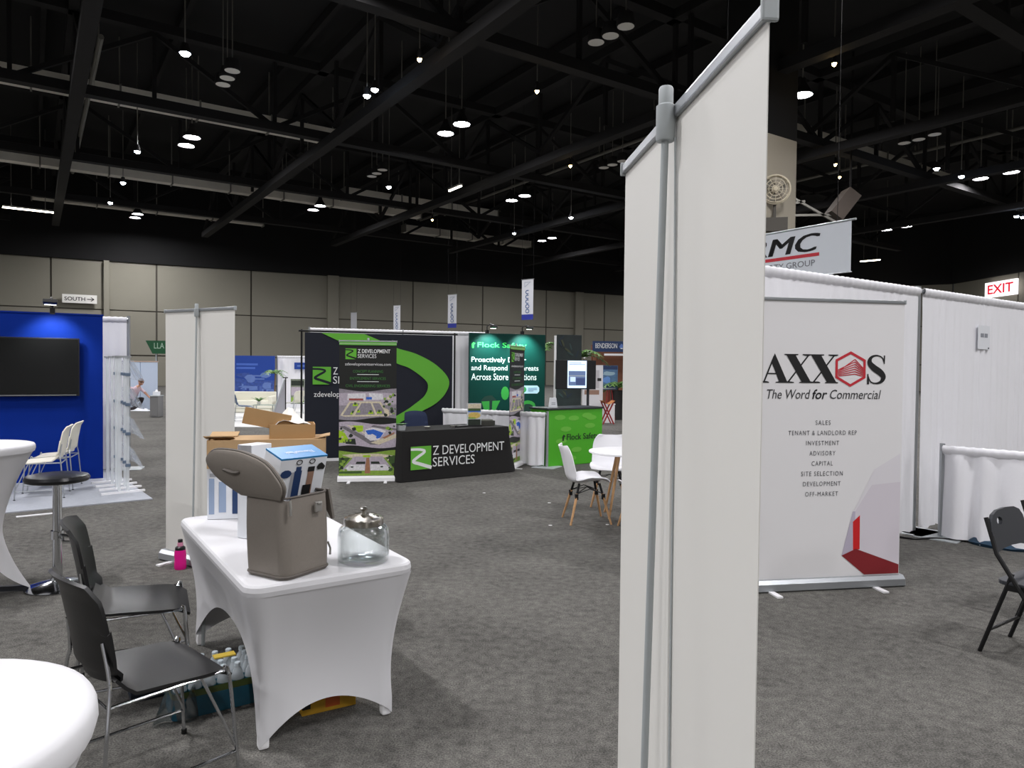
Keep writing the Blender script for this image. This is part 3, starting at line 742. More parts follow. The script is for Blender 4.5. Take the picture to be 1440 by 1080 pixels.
# ------------------------------------------------------------------ spandex covered table
def spandex_table(loc, rz, hx, hy, H):
    t = thing('spandex_table', 'rectangular table in a tight white spandex cover, backpack cooler on it', 'table', loc, rz)
    def prism_ring(r_in, z): return [(x, y, z) for x, y in rrect(hx - r_in, hy - r_in, max(0.02, 0.075 - r_in), 6)]
    mb = MB(); rings = [prism_ring(0.0, H - 0.05), prism_ring(-0.004, H - 0.03), prism_ring(0.0, H - 0.010), prism_ring(0.008, H - 0.002), prism_ring(0.02, H)]
    n = len(rings[0])
    for a, b in zip(rings[:-1], rings[1:]):
        mb.add(a + b, [(j, (j + 1) % n, (j + 1) % n + n, j + n) for j in range(n)])
    mb.add(rings[-1], [tuple(range(n))]); mb.build('tabletop_cover', spandex, t, smooth=50)
    # skirt: pulled to a pocket at each foot, arching up and in between them
    per = []
    def side(p0, p1, arch, pull, k=26):
        for i in range(k):
            q = i / k; per.append((p0[0] + (p1[0] - p0[0]) * q, p0[1] + (p1[1] - p0[1]) * q, q, arch, pull, (p1[1] - p0[1], -(p1[0] - p0[0]))))
    side((-hx, -hy), (hx, -hy), 0.135, 0.05); side((hx, -hy), (hx, hy), 0.35, 0.055); side((hx, hy), (-hx, hy), 0.135, 0.05); side((-hx, hy), (-hx, -hy), 0.35, 0.055)
    N = len(per); lev = 18; ztop = H - 0.045
    def f(a, b):
        x, y, q, arch, pull, nn = per[int(round(a * N)) % N]
        L = math.hypot(*nn); nx, ny = nn[0] / L, nn[1] / L       # outward
        e = 4 * q * (1 - q); s = b
        zb = 0.012 + arch * (1 - (2 * q - 1) ** 2 if arch < 0.3 else 1 - abs(2 * q - 1) ** 2.6) 
        z = ztop + (zb - ztop) * s
        hgt = (ztop - z) / ztop
        ins = 0.075 * math.sin(min(1, hgt * 1.15) * math.pi * 0.62)          # the corner line runs inward
        sx, sy = (1 - ins / hx * (0.9)), (1 - ins / hy * 1.0)
        x2, y2 = x * sx, y * sy
        c = pull * e * math.sin(math.pi * min(1.0, 0.55 * s + 0.0)) * 1.0
        # round the corner edges
        rc = 0.022 * max(0.0, 1 - min(q, 1 - q) * L / 0.05)
        l2 = math.hypot(x2, y2)
        return (x2 - nx * c - x2 / l2 * rc * 1.2, y2 - ny * c - y2 / l2 * rc * 1.2, z)
    mb = MB(); mb.grid(f, N, lev, closed_u=True); mb.build('skirt', spandex, t, smooth=60)
    for sx in (-1, 1):
        for sy in (-1, 1):
            mb = MB(); mb.tube([(sx * (hx - 0.105), sy * (hy - 0.135), 0.0), (sx * (hx - 0.12), sy * (hy - 0.14), H - 0.06)], 0.012, 8); mb.build('leg', alu_dull, t)
            mb = MB(); mb.box((sx * (hx - 0.097), sy * (hy - 0.118), 0.036), (0.046, 0.046, 0.066)); mb.build('foot_pocket', mat('white_foot_pocket', (244, 244, 246), 0.5), t, bevel=0.012)
    return t
TX, TY = -0.755, 3.085
ax, ay = -math.sin(TH), math.cos(TH)
HY = 0.80
spandex_table((TX + ax * HY, TY + ay * HY, 0), TH, 0.38, HY, 0.74)
def ontable(a, b):      # a across (u), b along the table away from the near edge
    return (TX + UX * a + ax * b, TY + UY * a + ay * b)

# round cocktail tables
def cocktail(loc, r, label, rot=0.0, H=1.07, waist=0.5):
    t = thing('cocktail_table', label, 'table', loc, rot)
    mb = MB(); mb.lathe([(0.0, H), (r - 0.02, H), (r - 0.006, H - 0.004), (r, H - 0.015), (r + 0.002, H - 0.035), (r - 0.004, H - 0.055)], 48); mb.build('tabletop_cover', spandex, t, smooth=50)
    def f(a, b):
        th = 2 * math.pi * a; e = math.cos(2 * th) ** 2           # 1 at the four feet
        zb = 0.015 + 0.24 * (1 - e) ** 0.8
        z = (H - 0.05) + (zb - (H - 0.05)) * b
        h = z / H
        prof = waist * r + (1 - waist) * r * max(0, (h - 0.42) / 0.55) ** 1.6
        foot = (0.95 * r - waist * r) * max(0, (0.42 - h) / 0.42) ** 1.5 * (e ** 1.4)
        rr = min(r * 0.998, prof + foot - 0.06 * r * (1 - e) * math.sin(math.pi * min(1, h)) )
        return (rr * math.cos(th), rr * math.sin(th), z)
    mb = MB(); mb.grid(f, 72, 22, closed_u=True); mb.build('skirt', spandex, t, smooth=60)
    mb = MB(); mb.tube([(0, 0, 0.02), (0, 0, H - 0.05)], 0.03, 10); mb.build('post', greyplastic, t)
    for k in range(4):
        a = k * math.pi / 2
        mb = MB(); mb.bar((0, 0, 0.05), (0.86 * r * math.cos(a), 0.86 * r * math.sin(a), 0.02), 0.035); mb.build('foot', greyplastic, t)
    return t
cocktail((-0.99, 1.09, 0), 0.305, 'round white spandex table cut by the bottom left corner', R(20))
cocktail((-3.80, 4.95, 0), 0.40, 'tall white spandex cocktail table at the left edge', R(30))

# ------------------------------------------------------------------ chairs with wire frames
def wire_chair(name, label, loc, rz, pm, fm, group, back_h=0.40):
    t = thing(name, label, 'chair', loc, rz, group)          # faces local +x
    def seat(a, b):
        y = (a - 0.5) * 0.46; s = -0.20 + 0.43 * b
        z = 0.455 - 0.018 * (1 - (2 * a - 1) ** 2) * math.sin(math.pi * b) + 0.010 * math.cos(3.1 * b)
        if b > 0.82: z -= 0.45 * (b - 0.82) ** 1.5
        if b < 0.12: z += 0.5 * (0.12 - b)
        w_ = 1.0 - 0.10 * max(0, b - 0.75) / 0.25 - 0.06 * max(0, 0.2 - b) / 0.2
        return (s, y * w_, z)
    mb = MB(); mb.grid(seat, 14, 14); mb.build('seat', pm, t, smooth=True, solid=0.012)
    def back(a, b):
        y = (a - 0.5); h = b
        wv = 0.43 * (1 - 0.16 * abs(2 * b - 1) ** 4)
        x = -0.235 - 0.05 * h - 0.02 * h * h + 0.045 * (2 * a - 1) ** 2 + (0.02 if b < 0.1 else 0)
        z = 0.49 + back_h * h - 0.02 * (2 * a - 1) ** 2 * (1 if b > 0.5 else -0.6)
        return (x - (0.025 * max(0, b - 0.85) / 0.15), y * wv, z)
    mb = MB(); mb.grid(back, 14, 14); mb.build('backrest', pm, t, smooth=True, solid=0.014)
    r = 0.0075
    for s in (-1, 1):
        y = s * 0.225
        mb = MB(); mb.tube(smooth_path([(-0.240, y * 0.84, 0.66), (-0.226, y * 0.94, 0.53), (-0.235, y * 1.04, 0.44), (-0.27, y * 1.12, 0.012)], 4), r, 8); mb.build('rear_leg', fm, t, smooth=True)
        mb = MB(); mb.tube(smooth_path([(0.185, y * 0.95, 0.437), (0.205, y * 1.02, 0.42), (0.235, y * 1.12, 0.012)], 4), r, 8); mb.build('front_leg', fm, t, smooth=True)
        mb = MB(); mb.tube([(-0.24, y * 1.03, 0.436), (0.19, y * 0.96, 0.436)], r, 8); mb.build('seat_rail', fm, t, smooth=True)
        mb = MB(); mb.tube([(-0.262, y * 1.10, 0.11), (0.228, y * 1.095, 0.11)], r * 0.9, 8); mb.build('side_stretcher', fm, t, smooth=True)
        mb = MB(); mb.tube([(0.226, y * 1.09, 0.13), (0.10, y * 0.98, 0.432)], r * 0.8, 8); mb.build('brace', fm, t, smooth=True)
        for q in (-0.27, 0.235):
            mb = MB(); mb.lathe([(0.0, 0), (0.012, 0), (0.012, 0.02), (0.0, 0.02)], 8, c=(q, y * 1.12, 0)); mb.build('glide', blackplastic, t)
    mb = MB(); mb.tube([(-0.237, -0.233, 0.43), (-0.237, 0.233, 0.43)], r, 8); mb.build('rear_crossbar', fm, t, smooth=True)
    return t
wire_chair('stacking_chair', 'black stacking chair with chrome frame nearest the camera, left of the spandex table', (-1.42, 2.80, 0), R(48), blackplastic, chrome, 'black chairs beside the spandex table')
wire_chair('stacking_chair', 'black stacking chair with chrome frame behind the nearer one, under the table edge', (-1.89, 3.60, 0), R(27), blackplastic, chrome, 'black chairs beside the spandex table')
whiteplastic = mat('white_chair_plastic', (232, 228, 214), 0.5)
wire_chair('white_stacking_chair', 'white chair with chrome legs at the blue wall, nearer the cocktail table', (-5.78, 8.72, 0), R(205), whiteplastic, alu, 'white chairs at the blue wall')
wire_chair('white_stacking_chair', 'white chair at the blue wall, farther one nearer the television', (-6.0, 9.3, 0), R(200), whiteplastic, alu, 'white chairs at the blue wall')

# bar stool
t = thing('bar_stool', 'chrome bar stool with round black seat left of the black chairs', 'stool', (-3.33, 5.2, 0), R(-20))
mb = MB(); mb.lathe([(0.0, 0.835), (0.16, 0.835), (0.20, 0.825), (0.212, 0.805), (0.205, 0.785), (0.17, 0.775), (0.0, 0.775)], 32); mb.build('seat', mat('black_vinyl', (26, 27, 30), 0.28), t, smooth=True)
mb = MB(); mb.tube([(0, 0, 0.02), (0, 0, 0.78)], [0.034, 0.030], 14); mb.build('post', chrome, t, smooth=True)
mb = MB(); mb.lathe([(0.0, 0.0), (0.205, 0.0), (0.21, 0.008), (0.17, 0.03), (0.05, 0.055), (0.035, 0.08), (0.0, 0.08)], 32); mb.build('base', chrome, t, smooth=True)
mb = MB(); mb.lathe([(0.036, 0.36), (0.044, 0.36), (0.044, 0.42), (0.036, 0.42)], 14, caps=False); mb.build('collar', chrome, t, smooth=True)
mb = MB(); mb.tube([(0.04, 0, 0.39), (0.14, 0.06, 0.36), (0.17, 0.0, 0.35), (0.14, -0.06, 0.36), (0.04, 0.0, 0.385)], 0.011, 8); mb.build('footrest', chrome, t, smooth=True)

# folding chairs at the right
def folding_chair(label, loc, rz):
    t = thing('folding_chair', label, 'chair', loc, rz, 'dark folding chairs at the right edge')
    # backrest with a hand hole, outline in y,z, leaning back
    out = [(-0.205, 0.60), (-0.222, 0.66), (-0.226, 0.72), (-0.212, 0.775), (-0.175, 0.812), (-0.11, 0.832), (0.0, 0.838), (0.11, 0.832), (0.175, 0.812), (0.212, 0.775), (0.226, 0.72), (0.222, 0.66), (0.205, 0.60), (0.12, 0.615), (0, 0.62), (-0.12, 0.615)]
    out = [(a, b) for a, b in out]
    bm = bmesh.new(); hole = [(-0.11 + 0.036 * math.cos(k * math.pi / 5), 0.77 + 0.024 * math.sin(k * math.pi / 5)) for k in range(10)]
    vo = [bm.verts.new((-0.14 - (z - 0.45) * 0.20 + 0.12 * 0 , y, z)) for y, z in out]; vh = [bm.verts.new((-0.14 - (z - 0.45) * 0.20, y, z)) for y, z in hole]
    es = [bm.edges.new((vo[i], vo[(i + 1) % len(vo)])) for i in range(len(vo))] + [bm.edges.new((vh[i], vh[(i + 1) % 10])) for i in range(10)]
    bmesh.ops.triangle_fill(bm, edges=es, use_beauty=True)
    bmesh.ops.solidify(bm, geom=bm.faces[:], thickness=0.02)
    bmesh.ops.recalc_face_normals(bm, faces=bm.faces)
    me = bpy.data.meshes.new('backrest'); bm.to_mesh(me); bm.free(); me.materials.append(greyplastic); obj('backrest', me, t)
    mb = MB(); mb.slab(rrect(0.20, 0.215, 0.06, 4, 0.04, 0), 0.425, 0.45); mb.build('seat', greyplastic, t, bevel=0.006)
    for s in (-1, 1):
        mb = MB(); mb.tube([(-0.215, s * 0.215, 0.80), (-0.15, s * 0.225, 0.60), (0.24, s * 0.225, 0.0)], 0.013, 8); mb.build('front_leg', blacksteel, t, smooth=True)
        mb = MB(); mb.tube([(-0.235, s * 0.205, 0.0), (0.03, s * 0.205, 0.42)], 0.012, 8) if False else mb.tube([(-0.235, s * 0.205, 0.0), (-0.075, s * 0.205, 0.50)], 0.012, 8); mb.build('rear_leg', blacksteel, t, smooth=True)
        mb = MB(); mb.bar((-0.10, s * 0.21, 0.415), (0.20, s * 0.21, 0.425), 0.012, 0.035); mb.build('seat_rail', blacksteel, t)
    mb = MB(); mb.tube([(-0.19, -0.205, 0.14), (-0.19, 0.205, 0.14)], 0.009, 8); mb.build('rear_crossbar', blacksteel, t, smooth=True)
    mb = MB(); mb.tube([(0.15, -0.225, 0.14), (0.15, 0.225, 0.14)], 0.009, 8); mb.build('front_crossbar', blacksteel, t, smooth=True)
    return t
folding_chair('dark grey folding chair with a hand hole in its back, at the right edge', (3.09, 4.10, 0), R(-56))
folding_chair('second dark folding chair, only its back edge showing behind the first', (3.72, 4.68, 0), R(-56))

# ------------------------------------------------------------------ things on the spandex table
taupe = mat('taupe_neoprene', (128, 121, 113), 0.6, var=0.06, scale=80, bump=0.08, bscale=300)
taupe2 = mat('taupe_trim', (96, 90, 84), 0.6)
PZ = 0.742
cx, cy = -0.985, 3.14
bp = thing('backpack_cooler', 'taupe soft backpack cooler standing open on the spandex table', 'backpack', (cx, cy, PZ), R(-30))
def pk(a, b):
    n = 40; th = a * n
    o = rrect(0.125, 0.135, 0.045, 9); i = int(round(a * 40)) % 40; x, y = o[i]
    s = 1.0 + 0.03 * math.sin(math.pi * b) - 0.02 * (b < 0.03)
    bul = 0.0
    return (x * s - 0.012 * b, y * s, 0.345 * b + 0.012 * math.sin(6 * a * 3.14) * (b > 0.95))
mb = MB(); mb.grid(pk, 40, 14, closed_u=True); mb.add([(x * 0.985, y * 0.985, 0.0) for x, y in rrect(0.125, 0.135, 0.045, 9)], [tuple(range(40))]); mb.build('body', taupe, bp, smooth=55)
mb = MB(); mb.tube([(x * 1.0 - 0.012, y * 1.0, 0.345) for x, y in rrect(0.125, 0.135, 0.045, 5)], 0.005, 6, closed=True); mb.build('zip', taupe2, bp, smooth=True)
mb = MB(); mb.slab([(x * 0.95, y * 0.95) for x, y in rrect(0.125, 0.135, 0.045, 5)], 0.17, 0.185); mb.build('liner_tray', greyplastic, bp)
mb = MB(); mb.tube([(x * 1.008, y * 1.008, 0.012) for x, y in rrect(0.125, 0.135, 0.045, 5)], 0.006, 6, closed=True); mb.build('base_piping', taupe2, bp, smooth=True)
# the lid stands up and leans to the left
Mi = Matrix.Rotation(R(30), 3, 'Z')
e1 = Mi @ Vector((0.866, -0.5, 0)); e2 = (Mi @ Vector((-0.35, -0.05, 0.90))).normalized(); e3 = e1.cross(e2).normalized()
org = Vector((-0.012, -0.135, 0.345))
lo = smooth_path([(0.122, 0.0), (0.155, 0.045), (0.155, 0.090), (0.110, 0.165), (0.0, 0.203), (-0.10, 0.210), (-0.19, 0.202), (-0.255, 0.165), (-0.265, 0.12), (-0.225, 0.062), (-0.118, 0.0)], 3)
def lidp(q, h): return org + e1 * q[0] + e2 * q[1] + e3 * (h + 0.035 * (q[1] / 0.25) ** 2 * 0)
mb = MB(); n = len(lo); cen = (-0.05, 0.11)
vs = [lidp(q, 0.014) for q in lo] + [lidp(q, -0.014) for q in lo] + [lidp((cen[0] + (q[0] - cen[0]) * 0.85, cen[1] + (q[1] - cen[1]) * 0.85), 0.024) for q in lo] + [lidp((cen[0] + (q[0] - cen[0]) * 0.85, cen[1] + (q[1] - cen[1]) * 0.85), -0.024) for q in lo]
fs = [(j, (j + 1) % n, (j + 1) % n + n, j + n) for j in range(n)] + [(j + 2 * n, (j + 1) % n + 2 * n, (j + 1) % n, j) for j in range(n)] + [(j + n, (j + 1) % n + n, (j + 1) % n + 3 * n, j + 3 * n) for j in range(n)]
fs += [tuple(range(2 * n, 3 * n)), tuple(range(3 * n, 4 * n))]
mb.add(vs, fs); lid = mb.build('lid', taupe, bp, smooth=50)
mb = MB(); mb.tube([lidp(q, 0.0) for q in lo], 0.007, 6); mb.build('lid_piping', taupe2, lid, smooth=True)
mb = MB(); mb.tube([lidp((-0.15 + 0.10 * k / 6, 0.12 + 0.004 * math.sin(k)), 0.022 + 0.012 * math.sin(math.pi * k / 6)) for k in range(7)], 0.008, 6)
mb.build('grab_handle', taupe2, lid, smooth=True)
mb = MB(); mb.tube([(0.128, -0.11, 0.338), (0.134, -0.112, 0.31), (0.134, -0.112, 0.275)], 0.006, 6); mb.build('zip_pull', mat('silver_trim', (190, 188, 184), 0.3, 0.8), bp, smooth=True)
mb = MB(); mb.box((0.135, 0.045, 0.29), (0.012, 0.04, 0.045)); mb.box((0.143, 0.045, 0.305), (0.01, 0.024, 0.01)); mb.build('buckle', MATS['silver_trim'], bp, bevel=0.004)
mb = MB(); mb.tube([(0.10, 0.139, 0.11), (0.105, 0.15, 0.08), (0.105, 0.148, 0.05)], 0.005, 6); mb.build('side_zip_pull', MATS['silver_trim'], bp, smooth=True)
mb = MB()
mb.prism([(0.02, 0.345), (0.10, 0.35), (0.13, 0.22), (0.12, 0.215)], 0.139, 0.152); mb.build('side_flap', taupe2, bp)

# drinkware cartons
blue_top = mat('carton_blue', (36, 122, 180), 0.4); navy = mat('printed_navy_bottle', (38, 62, 104), 0.5); silver_pr = mat('printed_silver', (168, 170, 176), 0.5); bronze = mat('printed_bronze', (150, 118, 100), 0.5)
def carton_matrix(xa, ya):
    xa = Vector(xa).normalized(); ya = Vector(ya); ya = (ya - xa * ya.dot(xa)).normalized(); za = xa.cross(ya)
    m = Matrix.Identity(4)
    for i in range(3): m[i][0] = xa[i]; m[i][1] = ya[i]; m[i][2] = za[i]
    return m
def flask_carton(label, corner, xa, ya, W, D, H):
    """corner = front top left of the carton"""
    t = thing('flask_carton', label, 'box', (0, 0, 0))
    m = carton_matrix(xa, ya); m.translation = Vector(corner); m = m @ Matrix.Translation((0, 0, -H)); t.matrix_world = m
    mb = MB(); mb.box((W / 2, D / 2, H / 2 - 0.002), (W, D, H - 0.004)); mb.build('carton', white_card, t, bevel=0.002)
    mb = MB(); mb.box((W / 2, D / 2, H - 0.002), (W + 0.001, D + 0.001, 0.008)); mb.build('blue_top', blue_top, t)
    # words on the top, read from the far side
    text(t, 'ThermoFlask', 0, 0, W * 0.62, 0.024, white_card, y=0, place=lambda x, y, z: (W * 0.84 - x, D * 0.52 - z, H + 0.0035))
    P = [(silver_pr, rect(0.055, 0.06, 0.085, 0.20)), (navy, rect(0.07, 0.055, 0.105, 0.205)), (navy, rect(0.075, 0.205, 0.10, 0.225)), (bronze, rect(0.135, 0.07, 0.165, 0.20)), (ink, rect(0.12, 0.055, 0.16, 0.13)), (ink, rect(0.132, 0.195, 0.165, 0.22)),
         (navy, ell(0.03, 0.195, 0.026, 0.02, 10)), (ink, ell(0.195, 0.215, 0.018, 0.018, 8, 0.3))]
    P = [(m_, [(p[0] * W / 0.22, p[1] * H / 0.30 + 0.03) for p in q_]) for m_, q_ in P]
    decal(t, 'printed_bottles', P, y=-0.001, step=0.0003)
    for q in (0.086, 0.148):
        mb = MB(); mb.tube([(q * W / 0.22 + 0.014 * math.cos(a), -0.002, (0.247) * H / 0.30 + 0.03 + 0.011 * math.sin(a)) for a in [k * math.pi / 6 for k in range(12)]], 0.002, 4, closed=True); mb.build('printed_loop', ink, t)
    text(t, 'stainless steel', 0.03, H - 0.026, 0.09, 0.008, silver_pr, y=-0.001) if False else None
    return t
flask_carton('white drinkware carton with blue top sticking out of the backpack cooler', (-0.988, 3.055, 1.243), (0.64, 0.77, 0), (-0.77, 0.64, 0.30), 0.235, 0.13, 0.29)
# other cartons on the far end of the table
x, y = ontable(-0.20, 1.30)
t = thing('silver_carton', 'plain silvery white carton leaning behind the backpack cooler', 'box', (-1.36, 3.76, PZ), R(-25))
mb = MB(); mb.box((0, 0, 0.245), (0.10, 0.14, 0.49)); mb.build('carton', white_card, t, bevel=0.003)
mb = MB(); mb.grid(lambda a, b: (-0.045 + 0.09 * a, -0.072 - 0.02 * math.sin(math.pi * a), 0.30 + 0.19 * b), 8, 1); mb.build('foil_sleeve', mat('silver_foil', (205, 206, 210), 0.25, 0.6), t, smooth=True, solid=0.002)
bluegrey = mat('printed_blue_grey', (150, 168, 196), 0.5)
for k, (a, b, lab) in enumerate([(-1.70, 4.24, 'white carton with blue print at the left far end of the spandex table'), (-1.40, 4.42, 'white carton with blue print hidden under the brown box, right of the other')]):
    x, y = a, b
    t = thing('printed_carton', lab, 'box', (x, y, PZ), R(12))
    mb = MB(); mb.box((0, 0, 0.15), (0.19, 0.16, 0.30)); mb.build('carton', white_card, t, bevel=0.003)
    decal(t, 'printed_bottles', [(bluegrey, rect(-0.085, 0.03, -0.055, 0.24)), (bluegrey, rect(-0.03, 0.04, 0.01, 0.22)), (navy, rect(0.045, 0.03, 0.085, 0.20)), (silver_pr, rect(-0.08, 0.25, 0.08, 0.27))], y=-0.0815)
x, y = -1.48, 4.34
t = thing('brown_carton', 'long brown cardboard box with open flaps at the far end of the table', 'box', (x, y, PZ + 0.302), R(14))
W_, D_, H_ = 0.66, 0.30, 0.165
for nm, c, d in (('front_side', (0, -D_ / 2, H_ / 2), (W_, 0.006, H_)), ('back_side', (0, D_ / 2, H_ / 2), (W_, 0.006, H_)), ('left_end', (-W_ / 2, 0, H_ / 2), (0.006, D_, H_)), ('right_end', (W_ / 2, 0, H_ / 2), (0.006, D_, H_)), ('bottom', (0, 0, 0.003), (W_, D_, 0.006))):
    mb = MB(); mb.box(c, d); mb.build(nm, kraft, t)
mb = MB(); mb.box((0.06, 0, H_ - 0.003), (W_ - 0.13, D_, 0.006)); mb.build('top_flap', kraft, t)
for q, an in ((-1, 12), (1, 10)):
    mb = MB(); mb.box((-W_ / 2 + 0.06, q * D_ / 2 * 0.7, H_ + 0.012), (0.16, 0.11, 0.005), M=Matrix.Rotation(R(an * q), 3, 'X')); mb.build('raised_flap', kraft, t)
mb = MB(); mb.box((W_ / 2 - 0.02, -0.05, H_ + 0.010), (0.10, 0.16, 0.005), M=Matrix.Rotation(R(-12), 3, 'Y')); mb.build('raised_flap', kraft, t)
x2, y2 = x + 0.13 , y + 0.03
t = thing('open_tray_box', 'small open brown box with white paper inside, on top of the long brown box', 'box', (x2, y2, PZ + 0.302 + H_), R(18))
W_, D_, H_ = 0.26, 0.20, 0.085
for nm, c, d in (('front_side', (0, -D_ / 2, H_ / 2), (W_, 0.005, H_)), ('back_side', (0, D_ / 2, H_ / 2), (W_, 0.005, H_)), ('left_end', (-W_ / 2, 0, H_ / 2), (0.005, D_, H_)), ('right_end', (W_ / 2, 0, H_ / 2), (0.005, D_, H_)), ('bottom', (0, 0, 0.003), (W_, D_, 0.005))):
    mb = MB(); mb.box(c, d); mb.build(nm, kraft_in, t)
mb = MB(); mb.box((-0.145, -0.06, 0.115), (0.27, 0.008, 0.10), M=Matrix.Rotation(R(12), 3, 'Y')); mb.build('lid_flap', kraft_in, t)
mb = MB(); mb.grid(lambda a, b: (-0.11 + 0.23 * a, -0.08 + 0.17 * b, 0.06 + 0.12 * (1 - abs(2 * a - 0.9)) * (0.5 + 0.5 * b) + 0.02 * math.sin(9 * a + 5 * b)), 8, 6); mb.build('packing_paper', mat('white_packing_paper', (238, 236, 230), 0.7), t, solid=0.002)

# glass jar
jx, jy = -0.685, 3.30
glass = glass_mat('clear_glass', (247, 249, 249), 0.04, 0.22)
t = thing('glass_jar', 'clear glass jar with a stainless lid near the right edge of the table', 'jar', (jx, jy, PZ))
o_ = [(0.0, 0.0), (0.105, 0.0), (0.116, 0.008), (0.1185, 0.03), (0.1185, 0.125), (0.114, 0.15), (0.100, 0.168), (0.088, 0.175), (0.086, 0.19)]
i_ = [(0.083, 0.19), (0.085, 0.173), (0.097, 0.165), (0.110, 0.148), (0.1145, 0.125), (0.1145, 0.03), (0.108, 0.018), (0.09, 0.013), (0.0, 0.013)]
mb = MB(); mb.lathe(o_ + i_, 40, caps=False); mb.build('glass_body', glass, t, smooth=60)
mb = MB(); mb.lathe([(0.0, 0.222), (0.03, 0.220), (0.075, 0.208), (0.088, 0.204), (0.0915, 0.198), (0.0915, 0.170), (0.089, 0.170), (0.089, 0.195), (0.0, 0.20)], 36, caps=False); mb.build('lid', mat('stainless_steel', (172, 168, 160), 0.22, 0.95), t, smooth=35)
mb = MB(); mb.lathe([(0.0, 0.220), (0.008, 0.221), (0.007, 0.232), (0.016, 0.238), (0.018, 0.246), (0.010, 0.253), (0.0, 0.254)], 16, caps=False); mb.build('knob', MATS['stainless_steel'], t, smooth=True)
for k in range(8):
    a = k * math.pi / 4
    mb = MB(); mb.bar((0.02 * math.cos(a), 0.02 * math.sin(a), 0.222), (0.072 * math.cos(a), 0.072 * math.sin(a), 0.2105), 0.004); mb.build('lid_rib', MATS['stainless_steel'], t)

# ------------------------------------------------------------------ on the floor by the table
t = thing('water_case', 'shrink-wrapped case of water bottles under the edge of the spandex table', 'bottle case', (-1.45, 3.44, 0), R(34))
clearp = mat('clear_pet_plastic', (222, 230, 235), 0.12, alpha=0.5)
b_ = MB(); b_.lathe([(0.0, 0.002), (0.028, 0.002), (0.031, 0.01), (0.031, 0.06), (0.029, 0.075), (0.031, 0.09), (0.031, 0.135), (0.024, 0.165), (0.013, 0.185), (0.012, 0.192)], 10, caps=False); bott = b_.mesh('bottle', clearp, smooth=True)
b_ = MB(); b_.lathe([(0.0148, 0.188), (0.015, 0.204), (0.013, 0.207), (0.0, 0.207)], 8, caps=False); cap_m = b_.mesh('bottle_cap', mat('white_bottle_cap', (196, 206, 212), 0.4))
b_ = MB(); b_.lathe([(0.0316, 0.07), (0.0316, 0.13)], 10, caps=False); lab_m = b_.mesh('bottle_label', mat('teal_bottle_label', (38, 104, 122), 0.4))
for i in range(6):
    for j in range(4):
        o = obj('bottle', bott, t, ((i - 2.5) * 0.064, (j - 1.5) * 0.064, 0.004))
        obj('bottle_cap', cap_m, o); obj('bottle_label', lab_m, o)
wrapm = mat('printed_shrink_wrap', (34, 84, 104), 0.25, var=0.5, scale=14)
wrapg = mat('olive_wrap_band', (74, 88, 44), 0.3, var=0.3, scale=20)
wrapc = glass_mat('clear_wrap', (225, 230, 232), 0.15, 0.4)
for nm, m_, z0, z1, e in (('wrap_print', wrapm, 0.004, 0.105, 0.0), ('wrap_band', wrapg, 0.105, 0.13, 0.001)):
    mb = MB(); o2 = rrect(0.198, 0.134, 0.03, 4)
    n = len(o2); mb.add([(x_ * (1 + e), y_ * (1 + e), z0 + 0.008 * (1 if z0 < 0.05 else 0) * abs(math.sin(9 * x_ + 7 * y_))) for x_, y_ in o2] + [(x_, y_, z1 + 0.008 * math.sin(22 * x_ + 15 * y_)) for x_, y_ in o2], [(j, (j + 1) % n, (j + 1) % n + n, j + n) for j in range(n)])
    mb.build(nm, m_, t, smooth=True)
mb = MB(); mb.box((0.06, 0.02, 0.212), (0.10, 0.05, 0.006)); mb.build('yellow_sticker', mat('yellow_sticker', (212, 182, 70), 0.5), t)
# dark carton beside it
t = thing('dark_blue_carton', 'dark blue carton on the carpet beside the water bottles', 'box', (-1.80, 3.56, 0), R(34))
mb = MB(); mb.box((0, 0, 0.09), (0.22, 0.20, 0.18)); mb.build('carton', mat('dark_navy_card', (28, 38, 52), 0.45, var=0.3, scale=9), t, bevel=0.004)
mb = MB(); mb.box((0, -0.102, 0.07), (0.18, 0.003, 0.05)); mb.build('printed_band', mat('teal_print', (34, 78, 104), 0.5), t)
# loose clear wrap
mb = MB(); mb.grid(lambda a, b: ((a - 0.5) * 0.22 * (1 - 0.4 * b), -0.02 * b + 0.03 * math.sin(7 * a), 0.004 + 0.16 * b * (0.8 + 0.2 * math.sin(8 * a))), 10, 6)
o = mb.build('plastic_wrap', wrapc, None, smooth=True, solid=0.001); o.location = (-1.52, 3.24, 0.0); o.rotation_euler = (0, 0, R(30)); tag(o, 'torn clear plastic wrap on the carpet in front of the water bottles', 'plastic wrap')
# yellow carton below the arch
x, y = ontable(0.08, 0.40)
t = thing('yellow_carton', 'flat yellow carton on the floor under the front arch of the spandex table', 'box', (x, y, 0), R(30))
mb = MB(); mb.box((0, 0, 0.045), (0.26, 0.22, 0.09)); mb.build('carton', mat('yellow_card', (196, 150, 40), 0.6, var=0.25, scale=16), t, bevel=0.003)
for m_, q_ in ((ink, rect(-0.13, 0.03, -0.09, 0.08)), (mat('orange_print', (190, 92, 40), 0.5), rect(-0.02, 0.02, 0.05, 0.075)), (ink, rect(0.09, 0.05, 0.13, 0.06))): decal(t, 'printed_mark', [(m_, q_)], y=-0.1125)
